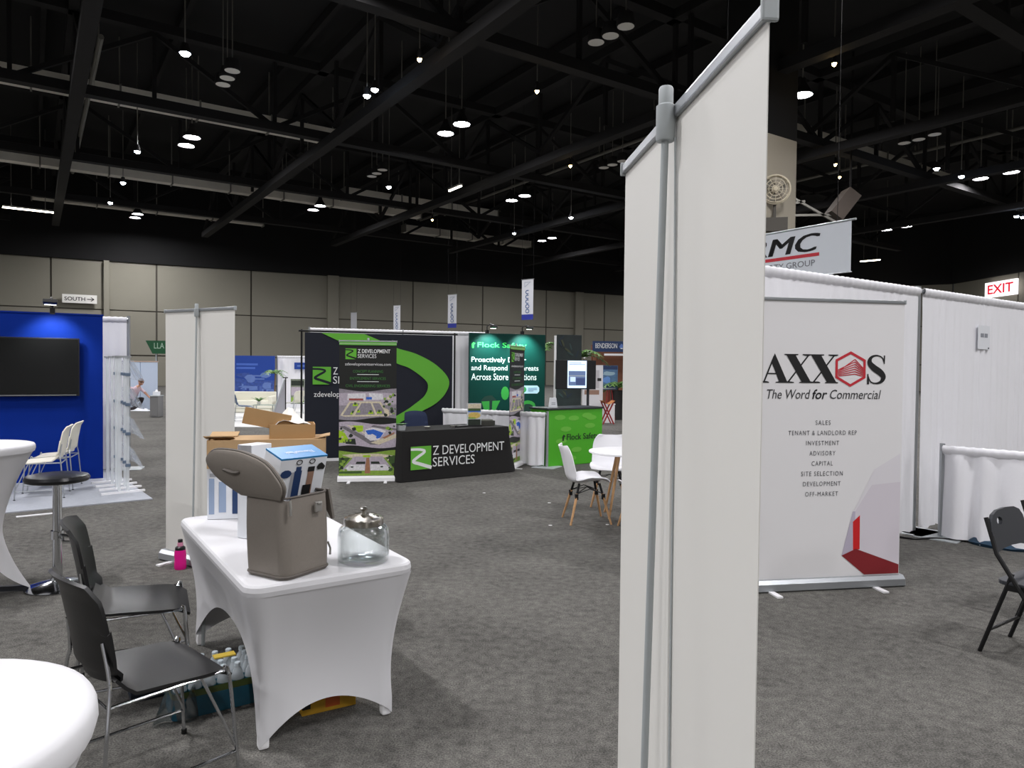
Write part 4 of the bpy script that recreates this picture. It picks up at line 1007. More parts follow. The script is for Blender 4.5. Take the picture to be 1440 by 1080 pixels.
# pink drink bottle
t = thing('drink_bottle', 'bottle of bright pink drink with a black cap on the carpet by the white roll-up', 'bottle', (-2.66, 5.70, 0))
pink = mat('pink_drink', (226, 24, 140), 0.2)
mb = MB(); mb.lathe([(0.0, 0.0), (0.042, 0.0), (0.046, 0.01), (0.046, 0.05), (0.043, 0.08), (0.046, 0.11), (0.040, 0.155), (0.0, 0.155)], 16); mb.build('body', pink, t, smooth=True)
mb = MB(); mb.lathe([(0.0405, 0.150), (0.038, 0.175), (0.026, 0.185), (0.0, 0.185)], 16, caps=False); mb.build('shoulder_band', blackplastic, t, smooth=True)
mb = MB(); mb.lathe([(0.022, 0.183), (0.021, 0.215), (0.0, 0.216)], 12, caps=False); mb.build('neck', mat('pale_pink_neck', (214, 140, 170), 0.3), t, smooth=True)
mb = MB(); mb.lathe([(0.018, 0.214), (0.019, 0.236), (0.015, 0.24), (0.0, 0.24)], 12, caps=False); mb.build('cap', blackplastic, t, smooth=True)
# ------------------------------------------------------------------ blue booth at the left
BU = math.atan2(0.524, 0.932)
rug = mat('pale_grey_booth_carpet', (158, 162, 170), 0.9, var=0.12, scale=30, bump=0.2, bscale=120)
mb = MB(); mb.slab([(0, 0), (-4.5, 0), (-4.5, 3.0), (0.0, 3.0)], 0, 0.012); o = mb.build('booth_carpet', rug); o.location = (-4.36, 8.62, 0); o.rotation_euler = (0, 0, R(38)); tag(o, 'pale grey carpet of the blue wall booth', 'carpet')
mb = MB(); mb.box((0, 0, 0.004), (0.38, 0.05, 0.008)); o = mb.build('floor_tape', white_paint); o.location = (-5.12, 7.66, 0); o.rotation_euler = (0, 0, R(38)); tag(o, 'short white tape strip on the floor in front of the blue booth', 'tape')
bluew = mat('royal_blue_wall', (9, 40, 126), 0.6, spec=0.08, var=0.05, scale=1)
t = thing('display_wall', 'royal blue display wall lit from above at the left', 'wall panel', (-5.823, 10.118, 0.012), BU)
for k in range(3):
    mb = MB(); mb.box((-0.62 - k * 1.24, 0.05, 1.155), (1.238, 0.1, 2.31)); mb.build('wall_panel', bluew, t)
mb = MB(); mb.box((-1.86, 0.05, 2.32), (3.74, 0.12, 0.02)); mb.build('top_trim', bluew, t)
# television
tv = thing('television', 'large switched-off black television on the blue wall', 'television', (-5.823, 10.118, 0.012), BU)
mb = MB(); mb.box((-1.12, -0.075, 1.58), (1.68, 0.05, 0.80)); mb.build('case', mat('black_tv_case', (18, 18, 20), 0.4), tv, bevel=0.006)
mb = MB(); mb.box((-1.12, -0.1015, 1.59), (1.64, 0.003, 0.74)); mb.build('screen', mat('dark_tv_screen', (20, 21, 22), 0.22), tv)
mb = MB(); mb.box((-1.12, -0.102, 1.195), (1.6, 0.004, 0.008)); mb.build('chrome_strip', alu, tv)
mb = MB(); mb.box((-1.12, -0.025, 1.58), (0.5, 0.05, 0.4)); mb.build('wall_mount', blacksteel, tv)
# arm lamps on the top edge
def arm_lamp(label, base, rz, col, power, reach=0.45, drop=0.02, aim=-62):
    t = thing('arm_spotlight', label, 'lamp', base, rz)
    mb = MB(); mb.box((0, 0.0, 0.03), (0.06, 0.10, 0.08)); mb.build('clamp', blacksteel, t)
    mb = MB(); mb.tube([(0, 0, 0.06), (0, 0.0, 0.16), (0, -reach * 0.5, 0.20), (0, -reach, 0.16)], 0.012, 8); mb.build('arm', blacksteel, t, smooth=True)
    mb = MB(); mb.box((0, -reach, 0.13), (0.16, 0.08, 0.05), M=Matrix.Rotation(R(-20), 3, 'X')); mb.build('lamp_head', blacksteel, t, bevel=0.006)
    mb = MB(); mb.box((0, -reach + 0.012, 0.102), (0.13, 0.06, 0.004), M=Matrix.Rotation(R(-20), 3, 'X')); mb.build('lamp_lens', lens('spot_lens', (255, 252, 246), 6.0), t)
    ld = bpy.data.lights.new('spot', 'SPOT'); ld.energy = power; ld.color = col; ld.spot_size = R(95); ld.spot_blend = 0.8; ld.shadow_soft_size = 0.05
    lo_ = bpy.data.objects.new('spot_beam', ld); COL.objects.link(lo_); lo_.parent = t; lo_.location = (0, -reach + 0.02, 0.08)
    v = Vector((0, reach * 0.9, -0.62)); lo_.rotation_euler = v.to_track_quat('-Z', 'Y').to_euler()
    return t
def on_wall(o_, rz_, x_): return (o_[0] + math.cos(rz_) * x_, o_[1] + math.sin(rz_) * x_)
x, y = on_wall((-5.823, 10.118), BU, -0.62); arm_lamp('black arm spotlight on top of the blue wall above the television, right one', (x, y + 0.04, 2.33), BU, (1, 0.98, 0.95), 34)
x, y = on_wall((-5.823, 10.118), BU, -1.95); arm_lamp('black arm spotlight on top of the blue wall at the left edge', (x, y + 0.04, 2.33), BU, (1, 0.98, 0.95), 34)
pipe_drape('pipe_and_drape', 'narrow white drape standing right behind the blue wall', (-8.0, 10.4), (-5.99, 11.1), 2.36, 1, 0.03, 0.16, 11)
# brochure racks
acr = mat('clear_acrylic', (226, 233, 238), 0.12, alpha=0.28)
acrw = mat('frosted_acrylic', (226, 231, 234), 0.25, alpha=0.5)
clipm = mat('blue_grey_clip', (96, 112, 132), 0.4)
for k, (x, y) in enumerate([(-4.90, 8.96), (-5.10, 9.26), (-5.30, 9.52), (-5.52, 9.80)]):
    t = thing('brochure_rack', 'clear acrylic brochure rack, %s of four beside the blue wall' % ['nearest', 'second nearest', 'third', 'farthest'][k], 'rack', (x, y, 0.012), R(43), 'clear brochure racks')
    mb = MB(); mb.box((0, 0, 0.012), (0.50, 0.035, 0.024)); mb.build('foot_bar', white_paint, t)
    for q in (-0.05, 0.05):
        mb = MB(); mb.box((q, 0, 0.87), (0.034, 0.012, 1.70)); mb.build('post', acrw, t)
    for z in (0.35, 0.75, 1.12, 1.50):
        mb = MB(); mb.box((0.05, -0.010, z), (0.06, 0.018, 0.04)); mb.build('clip', clipm, t, bevel=0.004)
    mb = MB(); mb.box((0, 0, 1.725), (0.18, 0.03, 0.02)); mb.build('top_cap', alu, t)
    for z in (0.30, 0.68, 1.06, 1.42):
        mb = MB(); mb.bar((0.09, 0.02, z + 0.26), (0.22, 0.02, z), 0.22, 0.005); mb.build('brochure_pocket', acr, t)

# ------------------------------------------------------------------ Z Development booth
navyc = mat('navy_backdrop_fabric', (22, 26, 38), 0.8, var=0.08, scale=4)
green = mat('leaf_green_print', (98, 176, 54), 0.7)
zwhite = mat('white_print', (228, 230, 230), 0.6)
ZA = math.atan2(0.8, 2.44)
zb_ = thing('backdrop', 'dark navy fabric backdrop with a winding green road', 'backdrop', (-3.5, 12.0, 0), ZA)
mb = MB(); mb.grid(lambda a, b: (2.55 * a, 0.006 * math.sin(17 * a) * math.sin(3 * b), 0.07 + 2.14 * b), 24, 10); mb.build('fabric', navyc, zb_, smooth=True, solid=0.003)
for q in (-0.05, 2.60):
    mb = MB(); mb.tube([(q, 0.04, 0), (q, 0.04, 2.26)], 0.016, 8); mb.build('upright', blacksteel, zb_, smooth=True)
    mb = MB(); mb.slab(rrect(0.2, 0.2, 0.03, 2, q, 0.05), 0, 0.012); mb.build('base_plate', blacksteel, zb_)
mb = MB(); mb.tube([(-0.10, 0.03, 2.235), (2.65, 0.03, 2.235)], 0.016, 8); mb.build('top_bar', blacksteel, zb_, smooth=True)
mb = MB(); mb.box((1.275, 0.01, 0.045), (2.55, 0.02, 0.05)); mb.build('bottom_bar', white_paint, zb_)
outer = smooth_path([(0.27, 2.205), (0.593, 2.061), (0.95, 1.93), (1.30, 1.82), (1.569, 1.695), (1.787, 1.614), (2.042, 1.427), (2.107, 1.30), (2.044, 1.132), (1.85, 0.97), (1.687, 0.861), (1.4, 0.70), (1.1, 0.55)], 5)
inner = smooth_path([(0.98, 2.205), (1.15, 2.14), (1.285, 2.084), (1.42, 2.03), (1.567, 1.965), (1.911, 1.867), (2.254, 1.682), (2.482, 1.43), (2.44, 1.20), (2.26, 1.004), (1.98, 0.85), (1.72, 0.72), (1.3, 0.50)], 5)
decal(zb_, 'green_road', [(green, [outer[i], outer[i + 1], inner[i + 1], inner[i]]) for i in range(len(outer) - 1)], y=-0.014, step=0.0)
def zlogo(t, x, z, s, y, road, bg=green, flip=False):
    decal(t, 'logo_tile', [(bg, rect(x, z, x + s, z + s))], y=y)
    pth = smooth_path([(0.0, 0.88), (0.45, 0.86), (0.68, 0.76), (0.30, 0.52), (0.12, 0.36), (0.45, 0.24), (1.02, 0.05)], 4)
    ws = [0.10 + 0.05 * k / (len(pth) - 1) for k in range(len(pth))]
    decal(t, 'logo_road', [(road, [(x + p[0] * s, z + p[1] * s) for p in q]) for q in ribbon(pth, ws)], y=y - 0.001, step=0.00003)
zlogo(zb_, 0.13, 1.33, 0.30, -0.014, navyc)
text(zb_, 'Z DEVELOPMENT', 0.465, 1.50, 0.98, 0.125, zwhite, y=-0.016); text(zb_, 'SERVICES', 0.465, 1.345, 0.70, 0.125, zwhite, y=-0.016)
text(zb_, 'zdevelopmentservices.com', 0.15, 1.09, 1.30, 0.12, zwhite, y=-0.016)

# aerial photographs printed on the Z banners
pg = {k: mat('print_' + k, c, 0.6, var=0.4, scale=38) for k, c in dict(asphalt=(140, 134, 142), roof=(214, 212, 216), tan=(196, 180, 152), grass=(128, 160, 62), bright=(160, 196, 40), tree=(62, 88, 44), dark=(34, 44, 34), blue=(44, 96, 190), lilac=(176, 166, 178), road=(112, 108, 112), rust=(158, 112, 84), cream=(206, 196, 170), red=(150, 70, 62), violet=(108, 92, 170), yellow=(206, 178, 96)).items()}
def wave(x0, x1, z, amp, ph, n=14): return [(x0 + (x1 - x0) * k / n, z + amp * math.sin(ph + 2 * math.pi * k / n * 0.9)) for k in range(n + 1)]
def photo_strip(t, w_, zlo, zhi, kind, seed):
    rnd = random.Random(seed); random.seed(seed)
    top = wave(-w_ / 2, w_ / 2, zhi, 0.022, [2.2, 0.6, 2.2][kind]); bot = wave(-w_ / 2, w_ / 2, zlo, 0.022, [3.6, 0.5, 3.0][kind] if kind < 2 else 0, 14)
    if kind == 2: bot = [(-w_ / 2, zlo), (w_ / 2, zlo)]
    base = [pg['asphalt'], pg['lilac'], pg['grass']][kind]
    P = [(base, bot + top[::-1])]
    def X(a): return -w_ / 2 + w_ * a
    def Z(b): return zlo + 0.03 + (zhi - zlo - 0.06) * b
    def poly(m, pts): P.append((pg[m], [(X(a), Z(b)) for a, b in pts]))
    if kind == 0:
        poly('lilac', [(0, .45), (0, .95), (.5, 1), (1, .95), (1, .5)]); poly('cream', [(.02, .05), (.18, .62), (.72, .62), (.88, .1), (.8, .02), (.1, .0)]); poly('asphalt', [(.06, .05), (.2, .55), (.7, .55), (.83, .1)])
        poly('roof', [(.14, .66), (.15, .93), (.46, .95), (.46, .66)]); poly('roof', [(.52, .68), (.52, .96), (.76, .93), (.77, .7)]); poly('red', [(.17, .66), (.17, .74), (.42, .74), (.42, .66)]); poly('blue', [(.47, .70), (.47, .80), (.57, .80), (.57, .70)])
        for a, b in ((.24, .14), (.28, .48), (.32, .22), (.55, .16), (.7, .18)): poly('bright', [(a - .05, b - .05), (a + .05, b - .05), (a + .04, b + .05), (a - .03, b + .05)]); poly('tree', [(a - .02, b), (a + .02, b), (a + .02, b + .1), (a - .02, b + .1)])
        poly('cream', [(.22, .05), (.36, .55), (.39, .55), (.27, .05)]); poly('cream', [(.63, .05), (.55, .55), (.58, .55), (.67, .05)])
        n_ = 26
    elif kind == 1:
        poly('bright', [(0, .1), (0, .75), (.1, .6), (.2, .1)]); poly('road', [(.0, .95), (.1, .95), (.75, .0), (.55, .0)]); poly('cream', [(.13, 1), (.17, 1), (.72, .25), (.68, .2)]); poly('bright', [(.2, .98), (.42, .98), (.42, .7), (.34, .62)])
        poly('cream', [(.55, .1), (1, .55), (1, .35), (.7, .0)]); poly('rust', [(.75, .35), (.97, .65), (.97, .55), (.8, .3)]); poly('roof', [(.45, .75), (.6, .92), (.82, .7), (.70, .25), (.55, .2), (.45, .4)])
        poly('blue', [(.46, .72), (.6, .78), (.78, .6), (.72, .35), (.66, .3), (.62, .5), (.5, .52)]); poly('roof', [(.5, .45), (.58, .55), (.66, .42), (.57, .3)]); poly('dark', [(.1, .25), (.28, .32), (.3, .0), (.12, .05)]); poly('road', [(.6, 1), (1, .82), (1, .72), (.55, .9)])
        n_ = 16
    else:
        poly('tree', [(0, .1), (0, .8), (.2, .8)]); poly('tree', [(1, .1), (1, .9), (.78, .95)]); poly('cream', [(.05, .95), (.3, 1), (.7, 1), (.95, .9), (.8, .8), (.2, .8)]); poly('lilac', [(.05, .18), (.26, .86), (.76, .86), (.95, .18)])
        poly('roof', [(.08, .14), (.18, .45), (.45, .45), (.45, .14)]); poly('roof', [(.55, .14), (.55, .45), (.82, .45), (.93, .14)]); poly('dark', [(.29, .48), (.31, .6), (.46, .6), (.46, .48)]); poly('dark', [(.56, .48), (.56, .6), (.70, .6), (.72, .48)])
        poly('rust', [(.45, .0), (.48, .8), (.53, .8), (.55, .0)]); poly('bright', [(.42, .82), (.42, .93), (.55, .93), (.55, .82)]); poly('dark', ell(.23, .33, .03, .04, 6)); poly('dark', ell(.75, .33, .03, .04, 6)); poly('tree', [(0, .0), (0, .1), (.4, .12), (.4, .0)])
        n_ = 14
    for _ in range(n_):
        if kind == 0: a, b = rnd.uniform(.78, .98), rnd.uniform(.05, .9)
        elif kind == 1: a, b = rnd.choice([(rnd.uniform(.02, .3), rnd.uniform(.05, .9)), (rnd.uniform(.85, .98), rnd.uniform(.6, .95))])
        else: a, b = rnd.choice([(rnd.uniform(.02, .12), rnd.uniform(.05, .8)), (rnd.uniform(.86, .98), rnd.uniform(.05, .9))])
        s = rnd.uniform(.015, .04)
        P.append((pg[rnd.choice(['tree', 'grass', 'dark', 'cream'])], ell(X(a), Z(b), s * w_, s * w_ * 0.9, 7, 0.3)))
    decal(t, 'aerial_photo', P, y=-0.0026, step=0.00005)
def z_rollup(label, loc, rz, simple=False):
    t = rollup('roll_up_banner', label, loc, rz, 0.80, 2.01, mat('black_banner_print', (22, 24, 22), 0.55), back_detail=True, basem=white_paint, wavy=0.0)
    decal(t, 'green_header', [(mat('header_green', (96, 164, 72), 0.5), rect(-0.40, 1.945, 0.40, 1.995)), (mat('header_pale', (170, 206, 150), 0.5), rect(-0.40, 1.962, 0.40, 1.972))], y=-0.011)
    zlogo(t, -0.315, 1.745, 0.152, -0.0026, MATS['black_banner_print'])
    text(t, 'Z DEVELOPMENT', -0.145, 1.835, 0.455, 0.055, zwhite, y=-0.0026, bold=0.015); text(t, 'SERVICES', -0.145, 1.765, 0.26, 0.055, zwhite, y=-0.0026)
    text(t, 'zdevelopmentservices.com', 0.0, 1.645, 0.64, 0.052, zwhite, y=-0.0026, align='C')
    gi = mat('dark_green_ink', (60, 120, 56), 0.6)
    for z, s, wd in ((1.555, 'CONCEPT PLANNING', 0.42), (1.455, 'ENTITLEMENT SERVICES', 0.50), (1.350, 'CIVIL ENGINEERING SERVICES', 0.62)): text(t, s, 0.0, z, wd, 0.038, gi, y=-0.0026, align='C')
    decal(t, 'divider_lines', [(zwhite, rect(-0.15, 1.526, 0.15, 1.534)), (zwhite, rect(-0.15, 1.425, 0.15, 1.433))], y=-0.0026)
    photo_strip(t, 0.80, 0.90, 1.31, 0, 3); photo_strip(t, 0.80, 0.50, 0.84, 1, 4); photo_strip(t, 0.80, 0.09, 0.43, 2, 5)
    return t
z_rollup('black roll-up banner with three aerial photos, seen face on left of the black table', (-2.05, 10.12, 0), R(8.4))
z_rollup('black roll-up banner with aerial photos, seen almost edge on right of the black table', (0.085, 11.82, 0), R(72))
# table with printed throw
ZT = math.atan2(1.15, 1.55)
zt = thing('clothed_table', 'long table under a black printed throw', 'table', (-1.55, 10.05, 0), ZT)
W_ = 1.88; D_ = 0.76; H_ = 0.725
def throw(a, b):
    per = 2 * (W_ + D_); s = a * per
    if s < W_: x, y, nx, ny = s, 0, 0, -1
    elif s < W_ + D_: x, y, nx, ny = W_, s - W_, 1, 0
    elif s < 2 * W_ + D_: x, y, nx, ny = W_ - (s - W_ - D_), D_, 0, 1
    else: x, y, nx, ny = 0, D_ - (s - 2 * W_ - D_), -1, 0
    fl_ = 0.07 * (1 - b)
    cxf = (x - W_ / 2) / (W_ / 2); cyf = (y - D_ / 2) / (D_ / 2)
    k = (0.02 * max(0, (abs(cxf) - 0.8) / 0.2) + 0.05 * max(0, (cxf - 0.85) / 0.15)) * (1 - b)
    rip = 0.008 * math.sin(s * 16) * (1 - b) * (1 if ny != -1 else 0.15)
    return (x + nx * (fl_ * (1.4 if nx > 0 else 0.3) + rip) + math.copysign(k, cxf), y + ny * (fl_ * 0.25 + rip * 0.5) , 0.008 + (H_ - 0.008) * b)
mb = MB(); mb.grid(throw, 110, 8, closed_u=True); mb.add([(0, 0, H_), (W_, 0, H_), (W_, D_, H_), (0, D_, H_)], [(0, 1, 2, 3)]); mb.build('table_throw', blackcloth, zt, smooth=50)
for x in (0.15, W_ - 0.15):
    for y in (0.12, D_ - 0.12):
        mb = MB(); mb.tube([(x, y, 0), (x, y, H_ - 0.03)], 0.015, 8); mb.build('leg', greyplastic, zt)
mb = MB(); mb.box((W_ / 2, D_ / 2, H_ - 0.02), (W_ - 0.02, D_ - 0.02, 0.03)); mb.build('tabletop', greyplastic, zt)
zlogo(zt, 0.13, 0.17, 0.335, -0.022, zwhite)
text(zt, 'Z DEVELOPMENT', 0.49, 0.365, 1.28, 0.135, zwhite, y=-0.026); text(zt, 'SERVICES', 0.49, 0.195, 0.73, 0.135, zwhite, y=-0.026)
def onz(a, b): return (-1.55 + math.cos(ZT) * a - math.sin(ZT) * b, 10.05 + math.sin(ZT) * a + math.cos(ZT) * b)
# leaflet holder, bowl, small items
x, y = onz(1.42, 0.30)
t = thing('leaflet_display', 'small colourful leaflet display standing on the black table', 'display', (x, y, H_), R(15))
mb = MB(); mb.box((0, 0, 0.18), (0.22, 0.02, 0.36), M=None); mb.build('holder', acrw, t)
mb = MB(); mb.box((0, 0.03, 0.01), (0.24, 0.16, 0.02)); mb.build('base', blackplastic, t)
decal(t, 'leaflet_print', [(pg['cream'], rect(-0.10, 0.26, 0.10, 0.35)), (pg['tree'], rect(-0.10, 0.24, 0.10, 0.28)), (pg['blue'], rect(-0.10, 0.225, 0.10, 0.24)), (pg['yellow'], ell(0, 0.17, 0.10, 0.05, 12)), (pg['dark'], rect(-0.10, 0.02, 0.10, 0.11)), (pg['grass'], rect(-0.1, 0.12, 0.02, 0.14))], y=-0.012)
x, y = onz(1.66, 0.36)
t = thing('leaflet_tray', 'low dark tray of leaflets at the right end of the black table', 'tray', (x, y, H_), R(25))
mb = MB(); mb.box((0, 0, 0.04), (0.28, 0.2, 0.08)); mb.build('tray', mat('dark_olive_box', (52, 52, 46), 0.6), t, bevel=0.005)
mb = MB(); mb.box((0, 0, 0.088), (0.22, 0.15, 0.016)); mb.build('leaflet_stack', mat('grey_leaflets', (96, 98, 88), 0.6), t)
x, y = onz(0.10, 0.22)
t = thing('potted_succulent', 'small green plant in a glass pot at the left end of the black table', 'plant', (x, y, H_))
mb = MB(); mb.lathe([(0.0, 0.0), (0.06, 0.0), (0.075, 0.07), (0.07, 0.075), (0.0, 0.06)], 12); mb.build('pot', acrw, t, smooth=True)
leafm = mat('leaf_green', (74, 118, 62), 0.5, var=0.3, scale=20)
def leaf_blade(L, wd, droop, n=5):
    mb = MB()
    def f(a, b):
        s = b; w_ = wd * math.sin(math.pi * min(0.98, 0.08 + 0.9 * s)) * (a - 0.5)
        return (L * s * math.cos(droop * s), w_, L * (math.sin(1.0) * s - droop * s * s))
    mb.grid(f, 2, n); return mb
random.seed(5)
lfm = leaf_blade(0.11, 0.05, 0.5).mesh('leaf', leafm, solid=0.001)
for k in range(9): obj('leaf', lfm, t, (0, 0, 0.06), k * 0.7)
for k, (a, b, s, lab) in enumerate([(0.55, 0.25, 0.05, 'little silver dish left of centre on the black table'), (0.98, 0.22, 0.04, 'tiny pale dish at the middle of the black table')]):
    x, y = onz(a, b); mb = MB(); mb.lathe([(0.0, 0.0), (s * 0.7, 0.0), (s, 0.035), (s * 0.9, 0.037), (s * 0.6, 0.01), (0.0, 0.008)], 14, caps=False); o = mb.build('dish', MATS['silver_trim'], None, smooth=True); o.location = (x, y, H_); tag(o, lab, 'dish')
x, y = onz(1.15, 0.30); mb = MB(); mb.box((0, 0, 0.012), (0.24, 0.17, 0.024)); o = mb.build('notebook', ink, None, bevel=0.004); o.location = (x, y, H_); o.rotation_euler = (0, 0, ZT + 0.2); tag(o, 'black notebook lying on the black table', 'notebook')
nv = mat('navy_chair_fabric', (34, 46, 76), 0.8)
x, y = onz(1.05, 1.25)
wire_chair('padded_chair', 'dark navy chair behind the black table', (x, y, 0), ZT - math.pi / 2, nv, blacksteel, None, back_h=0.42)
# drapes behind the Z and Flock booths
pipe_drape('pipe_and_drape', 'long white drape behind the navy road backdrop', (-4.42, 15.5), (-0.55, 16.75), 2.46, 2, 0.03, 0.16, 21)
pipe_drape('low_drape', 'low white side drape between the black table and the green counter', (-1.25, 12.75), (0.58, 11.78), 0.90, 1, 0.03, 0.16, 22)

# ------------------------------------------------------------------ Flock Safety booth
FA = math.atan2(0.7, 1.77)
fl_ = thing('backdrop', 'dark green backdrop with white and bright green lettering', 'backdrop', (-0.98, 16.29, 0), FA)
teal = mat('dark_teal_print', (11, 56, 50), 0.5, spec=0.15, var=0.12, scale=1.2)
mb = MB(); mb.box((0.95, 0.04, 1.225), (1.9, 0.08, 2.43)); mb.build('panel', teal, fl_, bevel=0.01)
limeg = mat('lime_print', (64, 214, 92), 0.5)
text(fl_, 'Flock Safety', 0.19, 2.075, 1.22, 0.155, limeg, y=-0.004, bold=0.01)
decal(fl_, 'bird_mark', [(limeg, [(0.06, 2.09), (0.10, 2.09), (0.11, 2.17), (0.14, 2.20), (0.09, 2.23), (0.05, 2.18)])], y=-0.004)
for s, z, wd in (('Proactively Deter', 1.735, 1.36), ('and Respond to Threats', 1.545, 1.68), ('Across Store Locations', 1.355, 1.63)):
    text(fl_, s, 0.045, z, wd, 0.155, zwhite, y=-0.004, bold=0.008)
badge = mat('pale_blue_badge', (196, 226, 240), 0.5)
decal(fl_, 'badge', [(badge, [(1.28 + 0.08 * 0, 1.04), (1.70, 1.04), (1.75, 1.09), (1.75, 1.18), (1.70, 1.23), (1.32, 1.23), (1.27, 1.18), (1.27, 1.09)]), (mat('badge_green', (54, 160, 84), 0.5), ell(1.36, 1.135, 0.06, 0.065, 12)), (blueink, rect(1.46, 1.16, 1.69, 1.172)), (blueink, rect(1.46, 1.128, 1.69, 1.14)), (blueink, rect(1.46, 1.095, 1.6, 1.107))], y=-0.004)
gsh = mat('dim_green_print', (52, 150, 60), 0.5); dsh = mat('shadow_green_print', (20, 52, 44), 0.5)
decal(fl_, 'people_artwork', [(gsh, ell(0.88, 1.05, 0.10, 0.16, 12)), (dsh, ell(0.48, 0.82, 0.20, 0.18, 12)), (gsh, [(0.42, 0.50), (0.60, 0.56), (0.76, 0.88), (0.30, 0.86)]), (gsh, ell(1.46, 0.74, 0.2, 0.14, 12)), (dsh, ell(1.46, 0.70, 0.15, 0.1, 10)), (dsh, [(0.50, 0.50), (0.55, 0.50), (0.57, 1.0), (0.49, 1.0)])], y=-0.004)
for k, a in enumerate((0.42, 1.30)):
    x, y = on_wall((-0.98, 16.29), FA, a); arm_lamp('black arm spotlight on top of the green backdrop, %s one' % ['left', 'right'][k], (x, y + 0.04, 2.44), FA, (0.7, 1.0, 0.96), 110)
leafw = mat('dark_foliage_print', (34, 44, 44), 0.6, var=0.7, scale=3)
t = thing('backdrop', 'dark foliage patterned panel right of the green backdrop', 'backdrop', (1.10, 17.35, 0), FA)
mb = MB(); mb.box((0.33, 0.04, 1.24), (0.66, 0.08, 2.46)); mb.build('panel', leafw, t, bevel=0.01)
random.seed(11)
decal(t, 'foliage_print', [(mat('print_leaf_%d' % (k % 3), [(48, 66, 66), (66, 70, 52), (30, 44, 56)][k % 3], 0.6), ell(random.uniform(0.05, 0.6), random.uniform(0.9, 2.4), 0.10, 0.025, 8, 0.2, random.uniform(0, 3))) for k in range(22)], y=-0.003, step=0.0003)
# counter
CA = math.atan2(0.7, 0.99)
t = thing('counter', 'bright green printed counter with a dark top', 'counter', (0.61, 11.80, 0), CA)
lime = mat('bright_green_counter', (74, 168, 34), 0.45); lime2 = mat('pale_green_patch', (104, 182, 62), 0.45)
mb = MB(); mb.box((0.605, 0.25, 0.475), (1.21, 0.5, 0.95)); mb.build('body', lime, t, bevel=0.012)
mb = MB(); mb.box((0.605, 0.25, 0.965), (1.25, 0.54, 0.03)); mb.build('countertop', mat('dark_counter_top', (44, 48, 50), 0.35), t, bevel=0.005)
random.seed(3)
decal(t, 'printed_patches', [(lime2, ell(a, z, 0.12, 0.045, 10)) for a, z in ((0.25, 0.82), (0.55, 0.80), (0.85, 0.84), (0.38, 0.62), (0.92, 0.66), (0.28, 0.42), (0.62, 0.26), (0.5, 0.12), (1.0, 0.22), (0.95, 0.8))], y=-0.003, step=0.0001)
darkg = mat('dark_green_ink2', (26, 52, 24), 0.6)
text(t, 'Flock Safety', 0.40, 0.40, 0.72, 0.135, darkg, y=-0.006, bold=0.01)
decal(t, 'bird_mark', [(darkg, [(0.30, 0.42), (0.33, 0.42), (0.34, 0.48), (0.37, 0.50), (0.33, 0.53), (0.30, 0.49)])], y=-0.006)
t = thing('card_stand', 'small white card stand on the green counter', 'stand', (0.70, 12.05, 0.98), R(10))
mb = MB(); mb.prism([(-0.075, 0.0), (0.075, 0.0), (0.055, 0.165), (-0.055, 0.165)], -0.01, 0.03); mb.build('card', white_card, t, bevel=0.002)
decal(t, 'printed_text', [(MATS['faded_grey_ink'], rect(-0.03, 0.05, 0.04, 0.06)), (MATS['faded_grey_ink'], rect(-0.03, 0.075, 0.04, 0.085))], y=-0.012)
# monitor on a stand
t = thing('monitor', 'switched-on screen showing a document, on a pole behind the green counter', 'monitor', (1.18, 13.2, 0), R(8))
mb = MB(); mb.box((0, 0, 1.53), (0.76, 0.05, 0.54)); mb.build('case', MATS['black_tv_case'], t, bevel=0.006)
scr = lens('lit_screen', (188, 208, 240), 0.85)
mb = MB(); mb.box((0.0, -0.027, 1.53), (0.74, 0.003, 0.51)); mb.build('screen', MATS['dark_tv_screen'], t)
decal(t, 'document_page', [(scr, rect(-0.16, 1.285, 0.20, 1.79)), (lens('screen_text', (110, 130, 170), 0.5), rect(-0.13, 1.715, 0.17, 1.724)), (MATS['screen_text'], rect(-0.13, 1.745, 0.10, 1.754)), (lens('screen_photo', (86, 104, 140), 0.5), rect(-0.14, 1.33, 0.18, 1.60)), (lens('screen_photo2', (56, 70, 110), 0.4), rect(0.0, 1.34, 0.17, 1.47)), (lens('screen_photo3', (170, 190, 225), 0.7), rect(-0.11, 1.40, -0.01, 1.49)), (lens('screen_photo4', (130, 140, 150), 0.5), rect(-0.14, 1.50, 0.18, 1.52))], y=-0.030)
mb = MB(); mb.tube([(0.25, 0.05, 0), (0.25, 0.05, 1.5)], 0.025, 10); mb.build('pole', greyplastic, t, smooth=True)
mb = MB(); mb.slab(rrect(0.3, 0.25, 0.03, 2, 0.2, 0.05), 0, 0.02); mb.build('base', blacksteel, t)
mb = MB(); mb.box((0.1, 0.04, 1.5), (0.4, 0.04, 0.1)); mb.build('bracket', blacksteel, t)
t = thing('light_pole', 'slim white upright standing left of the lit screen', 'pole', (0.82, 13.6, 0))
mb = MB(); mb.tube([(0, 0, 0), (0, 0, 2.27)], 0.022, 8); mb.build('pole', white_paint, t, smooth=True)
mb = MB(); mb.lathe([(0.0, 0), (0.16, 0), (0.15, 0.015), (0.0, 0.02)], 16); mb.build('base', white_paint, t)

